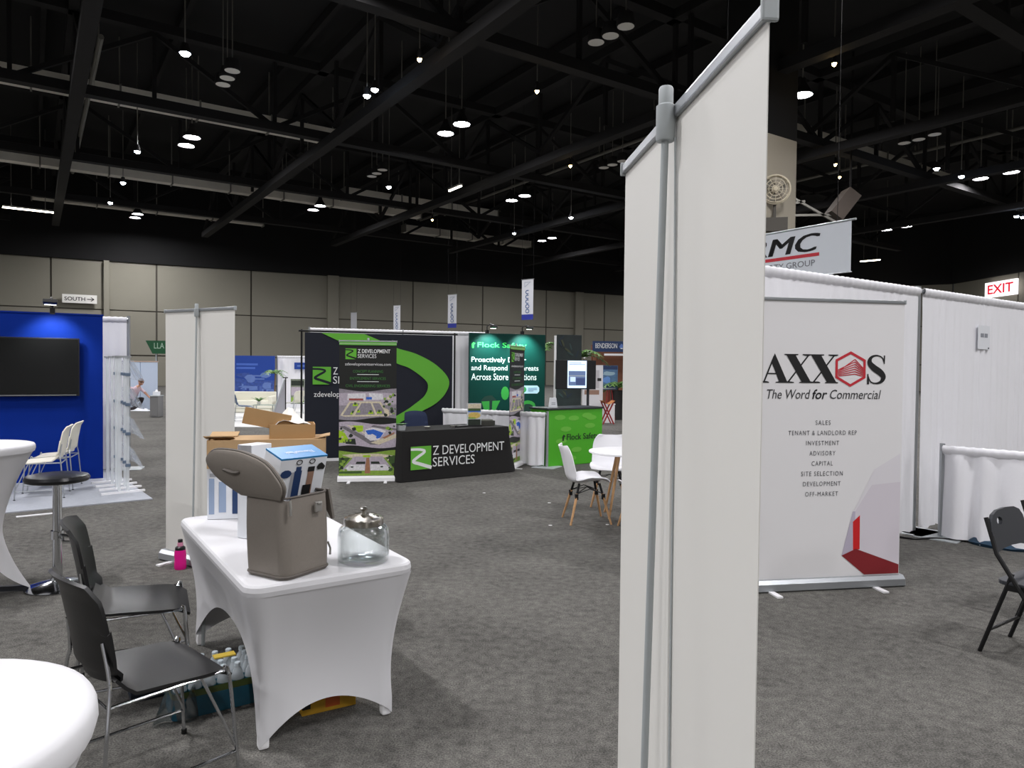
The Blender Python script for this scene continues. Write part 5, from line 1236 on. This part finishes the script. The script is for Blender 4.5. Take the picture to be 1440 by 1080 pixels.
# ------------------------------------------------------------------ shell chairs and round table
woodm = mat('beech_wood', (190, 148, 104), 0.5, var=0.15, scale=14)
shellm = mat('white_shell_plastic', (238, 238, 242), 0.4)
def shell_chair(label, loc, rz):
    t = thing('shell_chair', label, 'chair', loc, rz, 'white shell chairs at the round table')
    prof = smooth_path([(0.22, 0.435), (0.16, 0.452), (0.02, 0.435), (-0.12, 0.428), (-0.19, 0.47), (-0.225, 0.58), (-0.26, 0.72), (-0.295, 0.82)], 4)
    n = len(prof) - 1
    def f(a, b):
        i = min(n, int(round(b * n))); x, z = prof[i]
        s = 2 * a - 1; s01 = b
        hw = 0.235 * (1 - 0.12 * (1 - min(1, s01 / 0.12)) - 0.30 * max(0, (s01 - 0.80) / 0.20) ** 2 - 0.10 * max(0, (s01 - .5) / .5))
        lift = (0.055 * (1 - abs(2 * min(1, s01 / 0.6) - 1)) + 0.015) * abs(s) ** 2.6 if s01 < 0.62 else 0.015 * abs(s) ** 2.6
        fwd = 0.06 * max(0, min(1, (s01 - 0.45) / 0.2)) * abs(s) ** 2.4
        return (x + fwd, hw * s, z + lift)
    mb = MB(); mb.grid(f, 14, n); mb.build('shell', shellm, t, smooth=True, solid=0.010)
    for sx in (-1, 1):
        for sy in (-1, 1):
            top = Vector((0.02 + sx * 0.11, sy * 0.11, 0.425)); ft = Vector((0.02 + sx * 0.22, sy * 0.21, 0.0)); mid = top.lerp(ft, 0.32)
            mb = MB(); mb.tube([mid - (ft - mid) * 0.1, ft], [0.016, 0.011], 8); mb.build('leg', woodm, t, smooth=True)
            mb = MB(); mb.tube([top, mid], 0.013, 6); mb.box(tuple(mid), (0.034, 0.034, 0.06)); mb.build('leg_bracket', blacksteel, t)
    for a, b in (((1, 1), (-1, -1)), ((1, -1), (-1, 1)), ((1, 1), (-1, 1)), ((1, -1), (-1, -1))):
        pa = Vector((0.02 + a[0] * 0.14, a[1] * 0.14, 0.32)); pb = Vector((0.02 + b[0] * 0.14, b[1] * 0.14, 0.32)); up = Vector((0.02, 0, 0.40))
        mb = MB(); mb.tube([pa, (pa + pb) / 2 + Vector((0, 0, 0.05)), pb], 0.005, 6); mb.build('cross_rod', blacksteel, t)
    return t
shell_chair('white shell chair with wooden legs seen from its side, left of the round table', (0.80, 7.66, 0), R(8))
shell_chair('white shell chair behind the round white table', (1.20, 8.62, 0), R(-100))
shell_chair('white shell chair mostly hidden by the tall foreground banner', (1.36, 7.22, 0), R(95))
t = thing('round_table', 'small round white table among the shell chairs', 'table', (1.27, 7.95, 0))
mb = MB(); mb.lathe([(0.0, 0.735), (0.39, 0.735), (0.40, 0.728), (0.40, 0.712), (0.38, 0.705), (0.0, 0.705)], 36); mb.build('tabletop', white_paint, t, smooth=40)
for k in range(4):
    a = R(45 + 90 * k); mb = MB(); mb.tube([(0.10 * math.cos(a), 0.10 * math.sin(a), 0.70), (0.27 * math.cos(a), 0.27 * math.sin(a), 0.0)], [0.018, 0.012], 8); mb.build('leg', woodm, t, smooth=True)
# bits of litter on the carpet
random.seed(9)
for k, (x, y) in enumerate([(0.42, 7.42), (0.47, 8.66), (1.02, 7.48), (-0.35, 9.3)]):
    mb = MB(); mb.slab([(0.02 * math.cos(a) * random.uniform(0.6, 1.2), 0.014 * math.sin(a)) for a in [q * math.pi / 3 for q in range(6)]], 0.0, 0.004)
    o = mb.build('paper_scrap', white_paint); o.location = (x, y, 0); tag(o, ['white paper scrap left of the shell chair legs', 'white paper scrap on the carpet below the green counter', 'white paper scrap between the shell chairs', 'white paper scrap in front of the black table'][k], 'litter')
# ------------------------------------------------------------------ far booths
palmm = mat('palm_green', (92, 128, 66), 0.5, var=0.35, scale=6)
trunkm = mat('palm_trunk', (104, 84, 62), 0.8)
def palm(label, loc, ht, nf, L, potm, pot_h=0.35, pot_r=0.18, seed=1):
    rnd = random.Random(seed)
    t = thing('potted_palm', label, 'plant', loc)
    mb = MB(); mb.lathe([(0.0, 0.0), (pot_r * 0.75, 0.0), (pot_r, pot_h), (pot_r * 0.9, pot_h), (pot_r * 0.85, pot_h - 0.04), (0.0, pot_h - 0.05)], 16, caps=False); mb.build('pot', potm, t, smooth=True)
    mb = MB(); mb.tube([(0, 0, pot_h - 0.05), (0.02, 0, ht)], [0.03, 0.018], 6); mb.build('trunk', trunkm, t)
    for k in range(nf):
        a = k * 2.4 + rnd.uniform(-.3, .3); up = rnd.uniform(0.5, 1.15); l = L * rnd.uniform(0.8, 1.15)
        mb = MB(); pts = [(l * s * math.cos(up * (1 - 0.3 * s)), 0, l * (math.sin(up) * s - 0.75 * s * s)) for s in [q / 7 for q in range(8)]]
        for q in range(1, 8):
            p = Vector(pts[q]); p0 = Vector(pts[q - 1])
            for sd in (-1, 1):
                w_ = 0.30 * l * math.sin(math.pi * (0.15 + 0.8 * q / 8))
                mb.add([p0, p, p + Vector((0.10 * l, sd * w_, -0.07 * l))], [(0, 1, 2)])
        o = mb.build('frond', palmm, t, solid=0.004); o.location = (0, 0, ht); o.rotation_euler = (0, 0, a)
    return t
dkpot = mat('dark_planter', (40, 38, 38), 0.5); wpot = mat('white_planter', (216, 214, 208), 0.5)
palm('potted palm rising behind the right end of the green backdrop', (0.75, 17.75, 0), 2.15, 9, 0.55, dkpot, seed=2)
palm('potted palm behind the right edge of the foliage panel', (1.75, 18.3, 0), 1.95, 9, 0.7, dkpot, seed=3)
palm('bushy plant in a tall dark planter beside the foreground banner', (3.42, 23.0, 0), 1.05, 16, 0.75, dkpot, 0.95, 0.24, seed=4)
palm('small palm in front of the blue printed backdrop', (-8.45, 25.3, 0), 1.35, 9, 0.5, wpot, seed=5)

# blue backdrop lounge seen between the white roll-up and the navy backdrop
whitefl = mat('white_booth_floor', (214, 214, 212), 0.5)
mb = MB(); mb.slab([(-7.9, 18.8), (-5.2, 18.8), (-6.3, 28.6), (-12.0, 28.6)], 0, 0.01); o = mb.build('booth_floor', whitefl); tag(o, 'white flooring of the lounge booth behind the white roll-up', 'flooring')
bluebk = mat('deep_blue_print', (26, 64, 150), 0.6); cloud = mat('cloud_print', (96, 122, 184), 0.6, var=0.25, scale=6); cityp = mat('city_print', (52, 78, 150), 0.6, var=0.6, scale=9)
t = thing('backdrop', 'blue backdrop with a pale printed cityscape, behind the white roll-up', 'backdrop', (-11.8, 27.0, 0.01), R(4))
mb = MB(); mb.box((1.36, 0.05, 1.0), (2.72, 0.1, 1.98)); mb.build('panel', bluebk, t)
random.seed(21)
Pz = [(cityp, rect(0.0, 0.30, 2.72, 1.05))]
for k in range(26): Pz.append(([cloud, cityp][k % 2], ell(random.uniform(0.15, 2.55), random.uniform(0.55, 1.35), random.uniform(0.15, 0.35), random.uniform(0.06, 0.16), 9, 0.25)))
for k in range(9): Pz.append((mat('sky_block_%d' % (k % 2), [(70, 96, 168), (38, 60, 136)][k % 2], 0.6), rect(1.2 + k * 0.16, 0.30, 1.3 + k * 0.16, 0.55 + 0.3 * random.random())))
decal(t, 'cityscape_print', Pz, y=-0.004, step=0.0004)
decal(t, 'title_print', [(mat('faint_blue_print', (70, 104, 190), 0.6), rect(1.3, 1.62, 2.1, 1.70)), (MATS['faint_blue_print'], rect(1.3, 1.48, 2.0, 1.56)), (cloud, rect(1.9, 1.20, 2.45, 1.25)), (cloud, rect(1.9, 1.08, 2.35, 1.13))], y=-0.006)
pipe_drape('pipe_and_drape', 'far white drape right of the blue printed backdrop', (-9.05, 27.4), (-6.9, 27.7), 2.0, 1, 0.03, 0.2, 31)
t = thing('booth_sign', 'small blue sign on the far drape beside the navy backdrop', 'sign', (-8.35, 27.35, 1.50), R(6)); mb = MB(); mb.box((0.25, 0, 0.13), (0.55, 0.02, 0.26)); mb.build('panel', bluebk, t); decal(t, 'printed_line', [(cloud, rect(0.08, 0.10, 0.42, 0.16))], y=-0.012)
sofam = mat('cream_upholstery', (222, 220, 205), 0.8)
t = thing('sofa', 'long cream sofa in front of the blue printed backdrop', 'sofa', (-9.0, 24.6, 0.01), R(6))
for nm, c, d in (('seat', (0, 0, 0.28), (1.5, 0.62, 0.26)), ('backrest', (0, 0.30, 0.50), (1.5, 0.14, 0.42)), ('plinth', (0, 0, 0.08), (1.4, 0.55, 0.14))):
    mb = MB(); mb.box(c, d); mb.build(nm, sofam, t, bevel=0.03)
mb = MB(); mb.box((0.68, 0.0, 0.40), (0.14, 0.66, 0.34)); mb.build('armrest', sofam, t, bevel=0.03)
mb = MB(); mb.box((-0.68, 0.0, 0.40), (0.14, 0.66, 0.34)); mb.build('armrest', sofam, t, bevel=0.03)
slate = mat('slate_blue_fabric', (72, 92, 118), 0.7)
wire_chair('side_chair', 'slate blue chair beside the glass lounge table', (-7.75, 20.6, 0.01), R(20), slate, alu, None, back_h=0.34)
wire_chair('side_chair', 'cream chair in the lounge booth beside the navy backdrop', (-7.05, 23.0, 0.01), R(150), sofam, alu, None, back_h=0.34)
t = thing('glass_table', 'low glass topped lounge table with chrome legs', 'table', (-7.45, 21.4, 0.01), R(10))
mb = MB(); mb.box((0, 0, 0.44), (0.62, 0.5, 0.015)); mb.build('glass_top', mat('greenish_glass', (190, 214, 200), 0.1, trans=0.5, ior=1.3), t, bevel=0.003)
for sx in (-1, 1):
    for sy in (-1, 1): mb = MB(); mb.tube([(sx * 0.27, sy * 0.21, 0), (sx * 0.27, sy * 0.21, 0.435)], 0.014, 6); mb.build('leg', alu, t)
t = thing('table_plant', 'small dark leafed plant on the glass lounge table', 'plant', (-7.62, 21.4, 0.46))
mb = MB(); mb.lathe([(0, 0), (0.05, 0), (0.06, 0.09), (0, 0.09)], 10); mb.build('pot', wpot, t)
lf2 = leaf_blade(0.26, 0.07, 0.35).mesh('leaf', palmm, solid=0.002)
for k in range(8): obj('leaf', lf2, t, (0, 0, 0.08), k * 0.8)
boardm = mat('grey_board', (150, 150, 156), 0.6)
t = thing('easel_sign', 'grey wedge shaped easel sign seen from its side in front of the far drape', 'sign', (-6.92, 21.2, 0.01))
mb = MB(); mb.prism([(-0.24, 0.06), (0.17, 0.10), (0.17, 1.20), (0.13, 1.22)], -0.02, 0.02); mb.build('board', boardm, t)
mb = MB(); mb.tube([(0.18, -0.03, 0), (0.18, -0.03, 1.26)], 0.016, 8); mb.build('pole', blacksteel, t)
mb = MB(); mb.box((0.17, -0.03, 1.27), (0.14, 0.05, 0.03)); mb.build('head', blacksteel, t)
mb = MB(); mb.bar((0.15, -0.03, 1.22), (-0.26, -0.03, 0.0), 0.03); mb.build('strut', alu_dull, t)
t = thing('poster_stand', 'aerial poster on a stand beside the navy backdrop pole', 'poster', (-7.35, 24.2, 0.01), R(4))
mb = MB(); mb.box((0.05, 0, 0.75), (0.46, 0.02, 0.85)); mb.build('poster', mat('poster_grey_green', (120, 128, 112), 0.6, var=0.4, scale=9), t)
decal(t, 'poster_print', [(pg['dark'], rect(-0.16, 0.95, 0.26, 1.12)), (pg['lilac'], rect(-0.16, 0.62, 0.26, 0.90)), (pg['grass'], rect(-0.16, 0.36, 0.26, 0.55))], y=-0.012)
mb = MB(); mb.bar((-0.12, 0.03, 0), (0.0, 0.02, 1.1), 0.03); mb.bar((0.24, 0.03, 0), (0.10, 0.02, 1.1), 0.03); mb.build('stand', alu, t)

# booth seen left of the white roll-up
pw = mat('pale_partition', (214, 215, 218), 0.6); pb = mat('pale_blue_partition', (190, 204, 224), 0.6); pk = mat('pinkish_rail', (182, 160, 146), 0.7)
t = thing('partition', 'low white and pale blue partition far behind the brochure racks', 'partition', (-15.2, 25.55, 0), R(2))
for k, m_ in enumerate((pw, pw, pb, pb)):
    mb = MB(); mb.box((0.3 + 0.6 * k, 0.05, 0.86), (0.58, 0.06, 1.70)); mb.build('panel', m_, t)
mb = MB(); mb.box((1.2, 0.05, 1.73), (2.42, 0.08, 0.04)); mb.build('top_rail', pk, t)
t = thing('cabinet', 'narrow grey cabinet far behind, left of the white roll-up', 'cabinet', (-11.05, 22.1, 0), R(5))
mb = MB(); mb.box((0, 0, 0.33), (0.24, 0.4, 0.64)); mb.build('body', mat('grey_cabinet', (120, 120, 120), 0.5), t, bevel=0.008)
mb = MB(); mb.box((0, 0, 0.66), (0.27, 0.44, 0.025)); mb.build('top', alu_dull, t)
mb = MB(); mb.box((0, -0.205, 0.33), (0.20, 0.012, 0.56)); mb.build('door', MATS['grey_cabinet'], t)
t = thing('tissue_box', 'white box on the narrow grey cabinet', 'box', (-11.05, 22.1, 0.672)); mb = MB(); mb.box((0, 0, 0.06), (0.16, 0.16, 0.12)); mb.build('carton', white_card, t, bevel=0.006); mb = MB(); mb.lathe([(0.05, 0.12), (0.03, 0.17), (0.0, 0.18)], 8, caps=False); mb.build('tissue', white_paint, t)
t = thing('partition', 'white partition edge beside the grey cabinet', 'partition', (-10.86, 22.4, 0), R(40))
mb = MB(); mb.box((0.5, 0, 0.92), (1.0, 0.06, 1.82)); mb.build('panel', pw, t)
mb = MB(); mb.box((0.12, -0.035, 1.70), (0.10, 0.01, 0.2)); mb.build('blue_plate', bluetab, t)
mb = MB(); mb.box((0.5, 0, 1.85), (1.02, 0.08, 0.04)); mb.build('top_rail', alu, t)
t = thing('booth_sign', 'dark green trapezoid booth sign high behind the white roll-up', 'sign', (-15.45, 30.0, 2.08), R(3))
mb = MB(); mb.prism([(0.28, 0.0), (2.2, 0.0), (2.2, 0.55), (0.0, 0.55)], -0.03, 0.03); mb.build('panel', mat('bottle_green', (28, 84, 52), 0.5), t)
text(t, 'LLA', 0.35, 0.22, 0.42, 0.24, mat('pale_green_ink', (170, 196, 176), 0.6), y=-0.034)
mb = MB(); mb.tube([(0.4, 0.05, -2.08), (0.4, 0.05, 0.1)], 0.03, 6); mb.tube([(2.0, 0.05, -2.08), (2.0, 0.05, 0.1)], 0.03, 6); mb.build('post', alu_dull, t)
palm('pale leafy plant under the green booth sign', (-10.9, 23.4, 0), 1.72, 10, 0.3, wpot, seed=8)

# crouching person
def person(loc, rz):
    t = thing('person', 'person in a pink shirt and dark trousers crouching on the floor of a far booth', 'person', loc, rz)
    J = {}   # faces +x
    pts = [('pel', (-0.05, 0, 0.34), 0.135), ('waist', (0.02, 0, 0.50), 0.13), ('chest', (0.16, 0, 0.72), 0.145), ('neckb', (0.26, 0, 0.84), 0.075), ('neck', (0.31, 0, 0.90), 0.052),
           ('hipL', (-0.02, 0.10, 0.31), 0.10), ('kneeL', (0.34, 0.15, 0.44), 0.068), ('ankL', (0.14, 0.14, 0.09), 0.045), ('toeL', (0.30, 0.15, 0.035), 0.035),
           ('hipR', (-0.02, -0.10, 0.31), 0.10), ('kneeR', (0.40, -0.14, 0.12), 0.068), ('ankR', (0.02, -0.13, 0.06), 0.045), ('toeR', (-0.12, -0.13, 0.04), 0.035),
           ('shL', (0.20, 0.17, 0.78), 0.062), ('elL', (0.40, 0.22, 0.58), 0.042), ('wrL', (0.60, 0.14, 0.46), 0.030), ('haL', (0.68, 0.11, 0.44), 0.032),
           ('shR', (0.18, -0.17, 0.78), 0.062), ('elR', (-0.08, -0.28, 0.86), 0.042), ('wrR', (-0.26, -0.30, 1.02), 0.030), ('haR', (-0.31, -0.30, 1.09), 0.032)]
    idx = {p[0]: i for i, p in enumerate(pts)}
    E_ = [('pel', 'waist'), ('waist', 'chest'), ('chest', 'neckb'), ('neckb', 'neck'), ('pel', 'hipL'), ('hipL', 'kneeL'), ('kneeL', 'ankL'), ('ankL', 'toeL'), ('pel', 'hipR'), ('hipR', 'kneeR'), ('kneeR', 'ankR'), ('ankR', 'toeR'),
          ('chest', 'shL'), ('shL', 'elL'), ('elL', 'wrL'), ('wrL', 'haL'), ('chest', 'shR'), ('shR', 'elR'), ('elR', 'wrR'), ('wrR', 'haR')]
    # fingers, rooted in the hand
    for sd, hnd, fw_ in (('L', Vector((0.68, 0.11, 0.44)), Vector((0.9, -0.25, -0.35))), ('R', Vector((-0.31, -0.30, 1.09)), Vector((-0.45, 0.0, 0.9)))):
        fw_ = fw_.normalized(); sdv = fw_.cross(Vector((0, 1, 0.2))).normalized(); sdv = fw_.cross(sdv).normalized()
        for k, (o_, l_) in enumerate(((-0.028, 0.055), (-0.009, 0.068), (0.010, 0.062), (0.027, 0.048))):
            n1 = 'f%s%d' % (sd, k); pts.append((n1, tuple(hnd + sdv * o_ + fw_ * 0.05), 0.009)); pts.append((n1 + 'b', tuple(hnd + sdv * o_ + fw_ * (0.05 + l_ * 0.6) + Vector((0, 0, -0.012))), 0.008)); E_ += [('ha' + sd, n1), (n1, n1 + 'b')]
        n1 = 't' + sd; pts.append((n1, tuple(hnd + sdv * -0.045 + fw_ * 0.015), 0.010)); pts.append((n1 + 'b', tuple(hnd + sdv * -0.06 + fw_ * 0.05), 0.008)); E_ += [('ha' + sd, n1), (n1, n1 + 'b')]
    idx = {p[0]: i for i, p in enumerate(pts)}
    me = bpy.data.meshes.new('body_src'); me.from_pydata([p[1] for p in pts], [(idx[a], idx[b]) for a, b in E_], [])
    o = bpy.data.objects.new('body_src', me); COL.objects.link(o)
    md = o.modifiers.new('skin', 'SKIN')
    for i, p in enumerate(pts):
        sv = me.skin_vertices[0].data[i]; sv.radius = (p[2], p[2]); sv.use_root = (p[0] == 'pel')
    o.modifiers.new('sub', 'SUBSURF').levels = 1
    dg = bpy.context.evaluated_depsgraph_get(); dg.update()
    bme = bpy.data.meshes.new_from_object(o.evaluated_get(dg)); bpy.data.objects.remove(o)
    for m_ in (mat('skin', (196, 148, 122), 0.6), mat('pink_shirt', (214, 190, 200), 0.8), mat('dark_trousers', (40, 34, 36), 0.8), mat('white_shoes', (210, 212, 216), 0.6)): bme.materials.append(m_)
    seg = [(Vector(pts[idx[a]][1]), Vector(pts[idx[b]][1]), a, b) for a, b in E_]
    for p in bme.polygons:
        c = p.center; best = None
        for a, b, na, nb in seg:
            d = b - a; q = max(0, min(1, (c - a).dot(d) / max(1e-9, d.length_squared))); ds = (c - (a + d * q)).length
            if best is None or ds < best[0]: best = (ds, na, nb, q)
        _, na, nb, q = best
        if nb in ('waist', 'chest', 'shL', 'shR', 'neckb') or (nb in ('elL', 'elR') and q < 0.7): k = 1
        elif nb in ('hipL', 'hipR', 'kneeL', 'kneeR', 'ankL', 'ankR'): k = 2
        elif nb in ('toeL', 'toeR'): k = 3
        else: k = 0
        p.material_index = k; p.use_smooth = True
    bme.name = 'body'; body = obj('body', bme, t)
    hd = MB()
    def hf(a, b):
        th = 2 * math.pi * a; ph = math.pi * b
        x = 0.098 * math.sin(ph) * math.cos(th); y = 0.076 * math.sin(ph) * math.sin(th); z = 0.118 * math.cos(ph)
        if math.cos(th) > 0: x *= 1.0 + 0.06 * math.sin(ph * 3)
        if z < -0.03: y *= 0.85; x *= 0.92
        nose = max(0, 1 - (abs(y) / 0.022) ** 2) * max(0, 1 - ((z + 0.012) / 0.03) ** 2) if x > 0 else 0
        return (x + 0.022 * nose, y, z)
    hd.grid(hf, 24, 16, closed_u=True); ho = hd.build('head', MATS['skin'], t, smooth=True); ho.location = (0.37, 0, 1.0); ho.rotation_euler = (0, R(28), 0)
    hr = MB(); hr.grid(lambda a, b: (-0.014 + 0.106 * math.sin(b * 1.75) * math.cos(2 * math.pi * a), 0.084 * math.sin(b * 1.75) * math.sin(2 * math.pi * a), 0.022 + 0.105 * math.cos(b * 1.75)), 20, 8, closed_u=True); hr.build('hair', mat('brown_hair', (98, 70, 56), 0.7), ho, smooth=True)
    for sd in (-1, 1):
        e_ = MB(); e_.lathe([(0.0, -0.011), (0.009, -0.006), (0.0115, 0), (0.009, 0.006), (0, 0.011)], 8, c=(0.088, sd * 0.03, 0.01)); e_.build('eye', white_paint, ho, smooth=True)
        e_ = MB(); e_.box((0.0, sd * 0.078, 0.0), (0.03, 0.014, 0.05)); e_.build('ear', MATS['skin'], ho, bevel=0.005)
    e_ = MB(); e_.box((0.090, 0, -0.055), (0.012, 0.045, 0.010)); e_.build('mouth', mat('lip', (168, 98, 90), 0.5), ho, bevel=0.003)
    return t
person((-13.42, 25.1, 0), R(-12))
mb = MB(); mb.grid(lambda a, b: ((a - 0.5) * 0.7, (b - 0.5) * 0.4, 0.01 + 0.12 * math.sin(math.pi * a) * math.sin(math.pi * b) * (0.7 + 0.3 * math.sin(14 * a + 6 * b))), 12, 8); o = mb.build('plastic_sheet', white_card, None, smooth=True, solid=0.003); o.location = (-12.95, 24.8, 0); tag(o, 'crumpled white sheet on the floor in front of the crouching person', 'sheet')

# brown booth beside the foreground banner
brownw = mat('brown_booth_wall', (118, 74, 52), 0.6, var=0.12, scale=3)
t = thing('trade_booth', 'brown booth with white edges and navy name sign beside the foreground banner', 'booth', (2.86, 25.0, 0), R(2))
mb = MB(); mb.box((1.4, 0.6, 1.25), (2.8, 0.1, 2.5)); mb.build('back_wall', brownw, t)
mb = MB(); mb.box((1.3, -0.2, 2.42), (2.75, 0.06, 0.37)); mb.build('name_sign', mat('navy_sign', (28, 52, 92), 0.5), t)
text(t, 'BENDERSON', 0.02, 2.36, 0.76, 0.17, zwhite, y=-0.236)
decal(t, 'sign_mark', [(MATS['cloud_print'], ell(0.92, 2.42, 0.06, 0.10, 8, 0.3)), (zwhite, rect(0.90, 2.34, 0.98, 2.37))], y=-0.236)
mb = MB(); mb.bar((0.35, -0.15, 2.14), (2.7, -0.15, 2.14), 0.08, 0.07); mb.build('white_edge', white_paint, t)
mb = MB(); mb.bar((-0.08, -0.15, 2.25), (-0.25, 0.5, 2.02), 0.07, 0.07); mb.build('white_edge', white_paint, t)
for q in (0.0, 2.7):
    mb = MB(); mb.box((q, -0.2, 1.12), (0.08, 0.08, 2.24)); mb.build('post', brownw, t)
t = thing('display_panel', 'pale display panel below and right of the lit screen', 'panel', (2.14, 21.5, 0), R(4))
mb = MB(); mb.box((0.30, 0, 0.90), (0.62, 0.05, 1.70)); mb.build('panel', pw, t); mb = MB(); mb.box((0.30, 0, 0.03), (0.66, 0.3, 0.06)); mb.build('base', alu_dull, t)
decal(t, 'printed_strip', [(mat('tan_print', (150, 120, 104), 0.6), rect(0.05, 0.86, 0.5, 1.0)), (mat('grey_print', (188, 186, 190), 0.6), rect(0.05, 1.05, 0.5, 1.6)), (ink, rect(0.44, 1.27, 0.56, 1.36))], y=-0.027)
t = thing('poster_stand', 'blue scenic poster on a stand beside the foreground banner', 'poster', (2.88, 22.8, 0), R(4))
mb = MB(); mb.box((0.25, 0, 1.36), (0.52, 0.03, 0.78)); mb.build('poster', mat('scenic_blue', (74, 106, 140), 0.6, var=0.5, scale=7), t)
decal(t, 'poster_print', [(mat('scenic_navy', (34, 52, 88), 0.6), rect(0.0, 1.62, 0.5, 1.74)), (mat('scenic_pale', (140, 166, 180), 0.6), ell(0.22, 1.50, 0.2, 0.06, 10, 0.3)), (mat('scenic_bright', (96, 138, 200), 0.6), ell(0.16, 1.28, 0.12, 0.10, 9, 0.3)), (pg['tree'], ell(0.40, 1.15, 0.1, 0.08, 8, 0.3)), (mat('scenic_edge', (196, 200, 204), 0.6), rect(0.03, 1.0, 0.44, 1.03))], y=-0.017)
mb = MB(); mb.bar((0.1, 0.03, 0), (0.2, 0.03, 1.0), 0.03); mb.bar((0.45, 0.03, 0), (0.32, 0.03, 1.0), 0.03); mb.bar((0.26, 0.3, 0), (0.26, 0.05, 1.0), 0.03); mb.build('stand', mat('red_lacquer', (150, 40, 40), 0.4), t)
t = thing('folding_stool', 'red crossed-leg folding stool with an orange canvas seat', 'stool', (2.85, 21.2, 0), R(10))
for sy in (-0.14, 0.14):
    mb = MB(); mb.bar((-0.17, sy, 0), (0.15, sy, 0.66), 0.035); mb.build('leg', MATS['red_lacquer'], t)
    mb = MB(); mb.bar((0.17, sy + 0.02, 0), (-0.15, sy + 0.02, 0.66), 0.035); mb.build('leg', MATS['red_lacquer'], t)
mb = MB(); mb.grid(lambda a, b: ((a - 0.5) * 0.36, (b - 0.5) * 0.36, 0.70 - 0.10 * math.sin(math.pi * a)), 8, 4); mb.build('seat', mat('orange_canvas', (176, 112, 58), 0.8), t, smooth=True, solid=0.008)
t = thing('white_plinth', 'white display plinth behind the red folding stool', 'plinth', (2.95, 21.75, 0), R(5)); mb = MB(); mb.box((0, 0, 0.28), (0.34, 0.34, 0.56)); mb.build('body', white_paint, t, bevel=0.006); mb = MB(); mb.box((0, 0, 0.57), (0.37, 0.37, 0.025)); mb.build('top', white_paint, t)
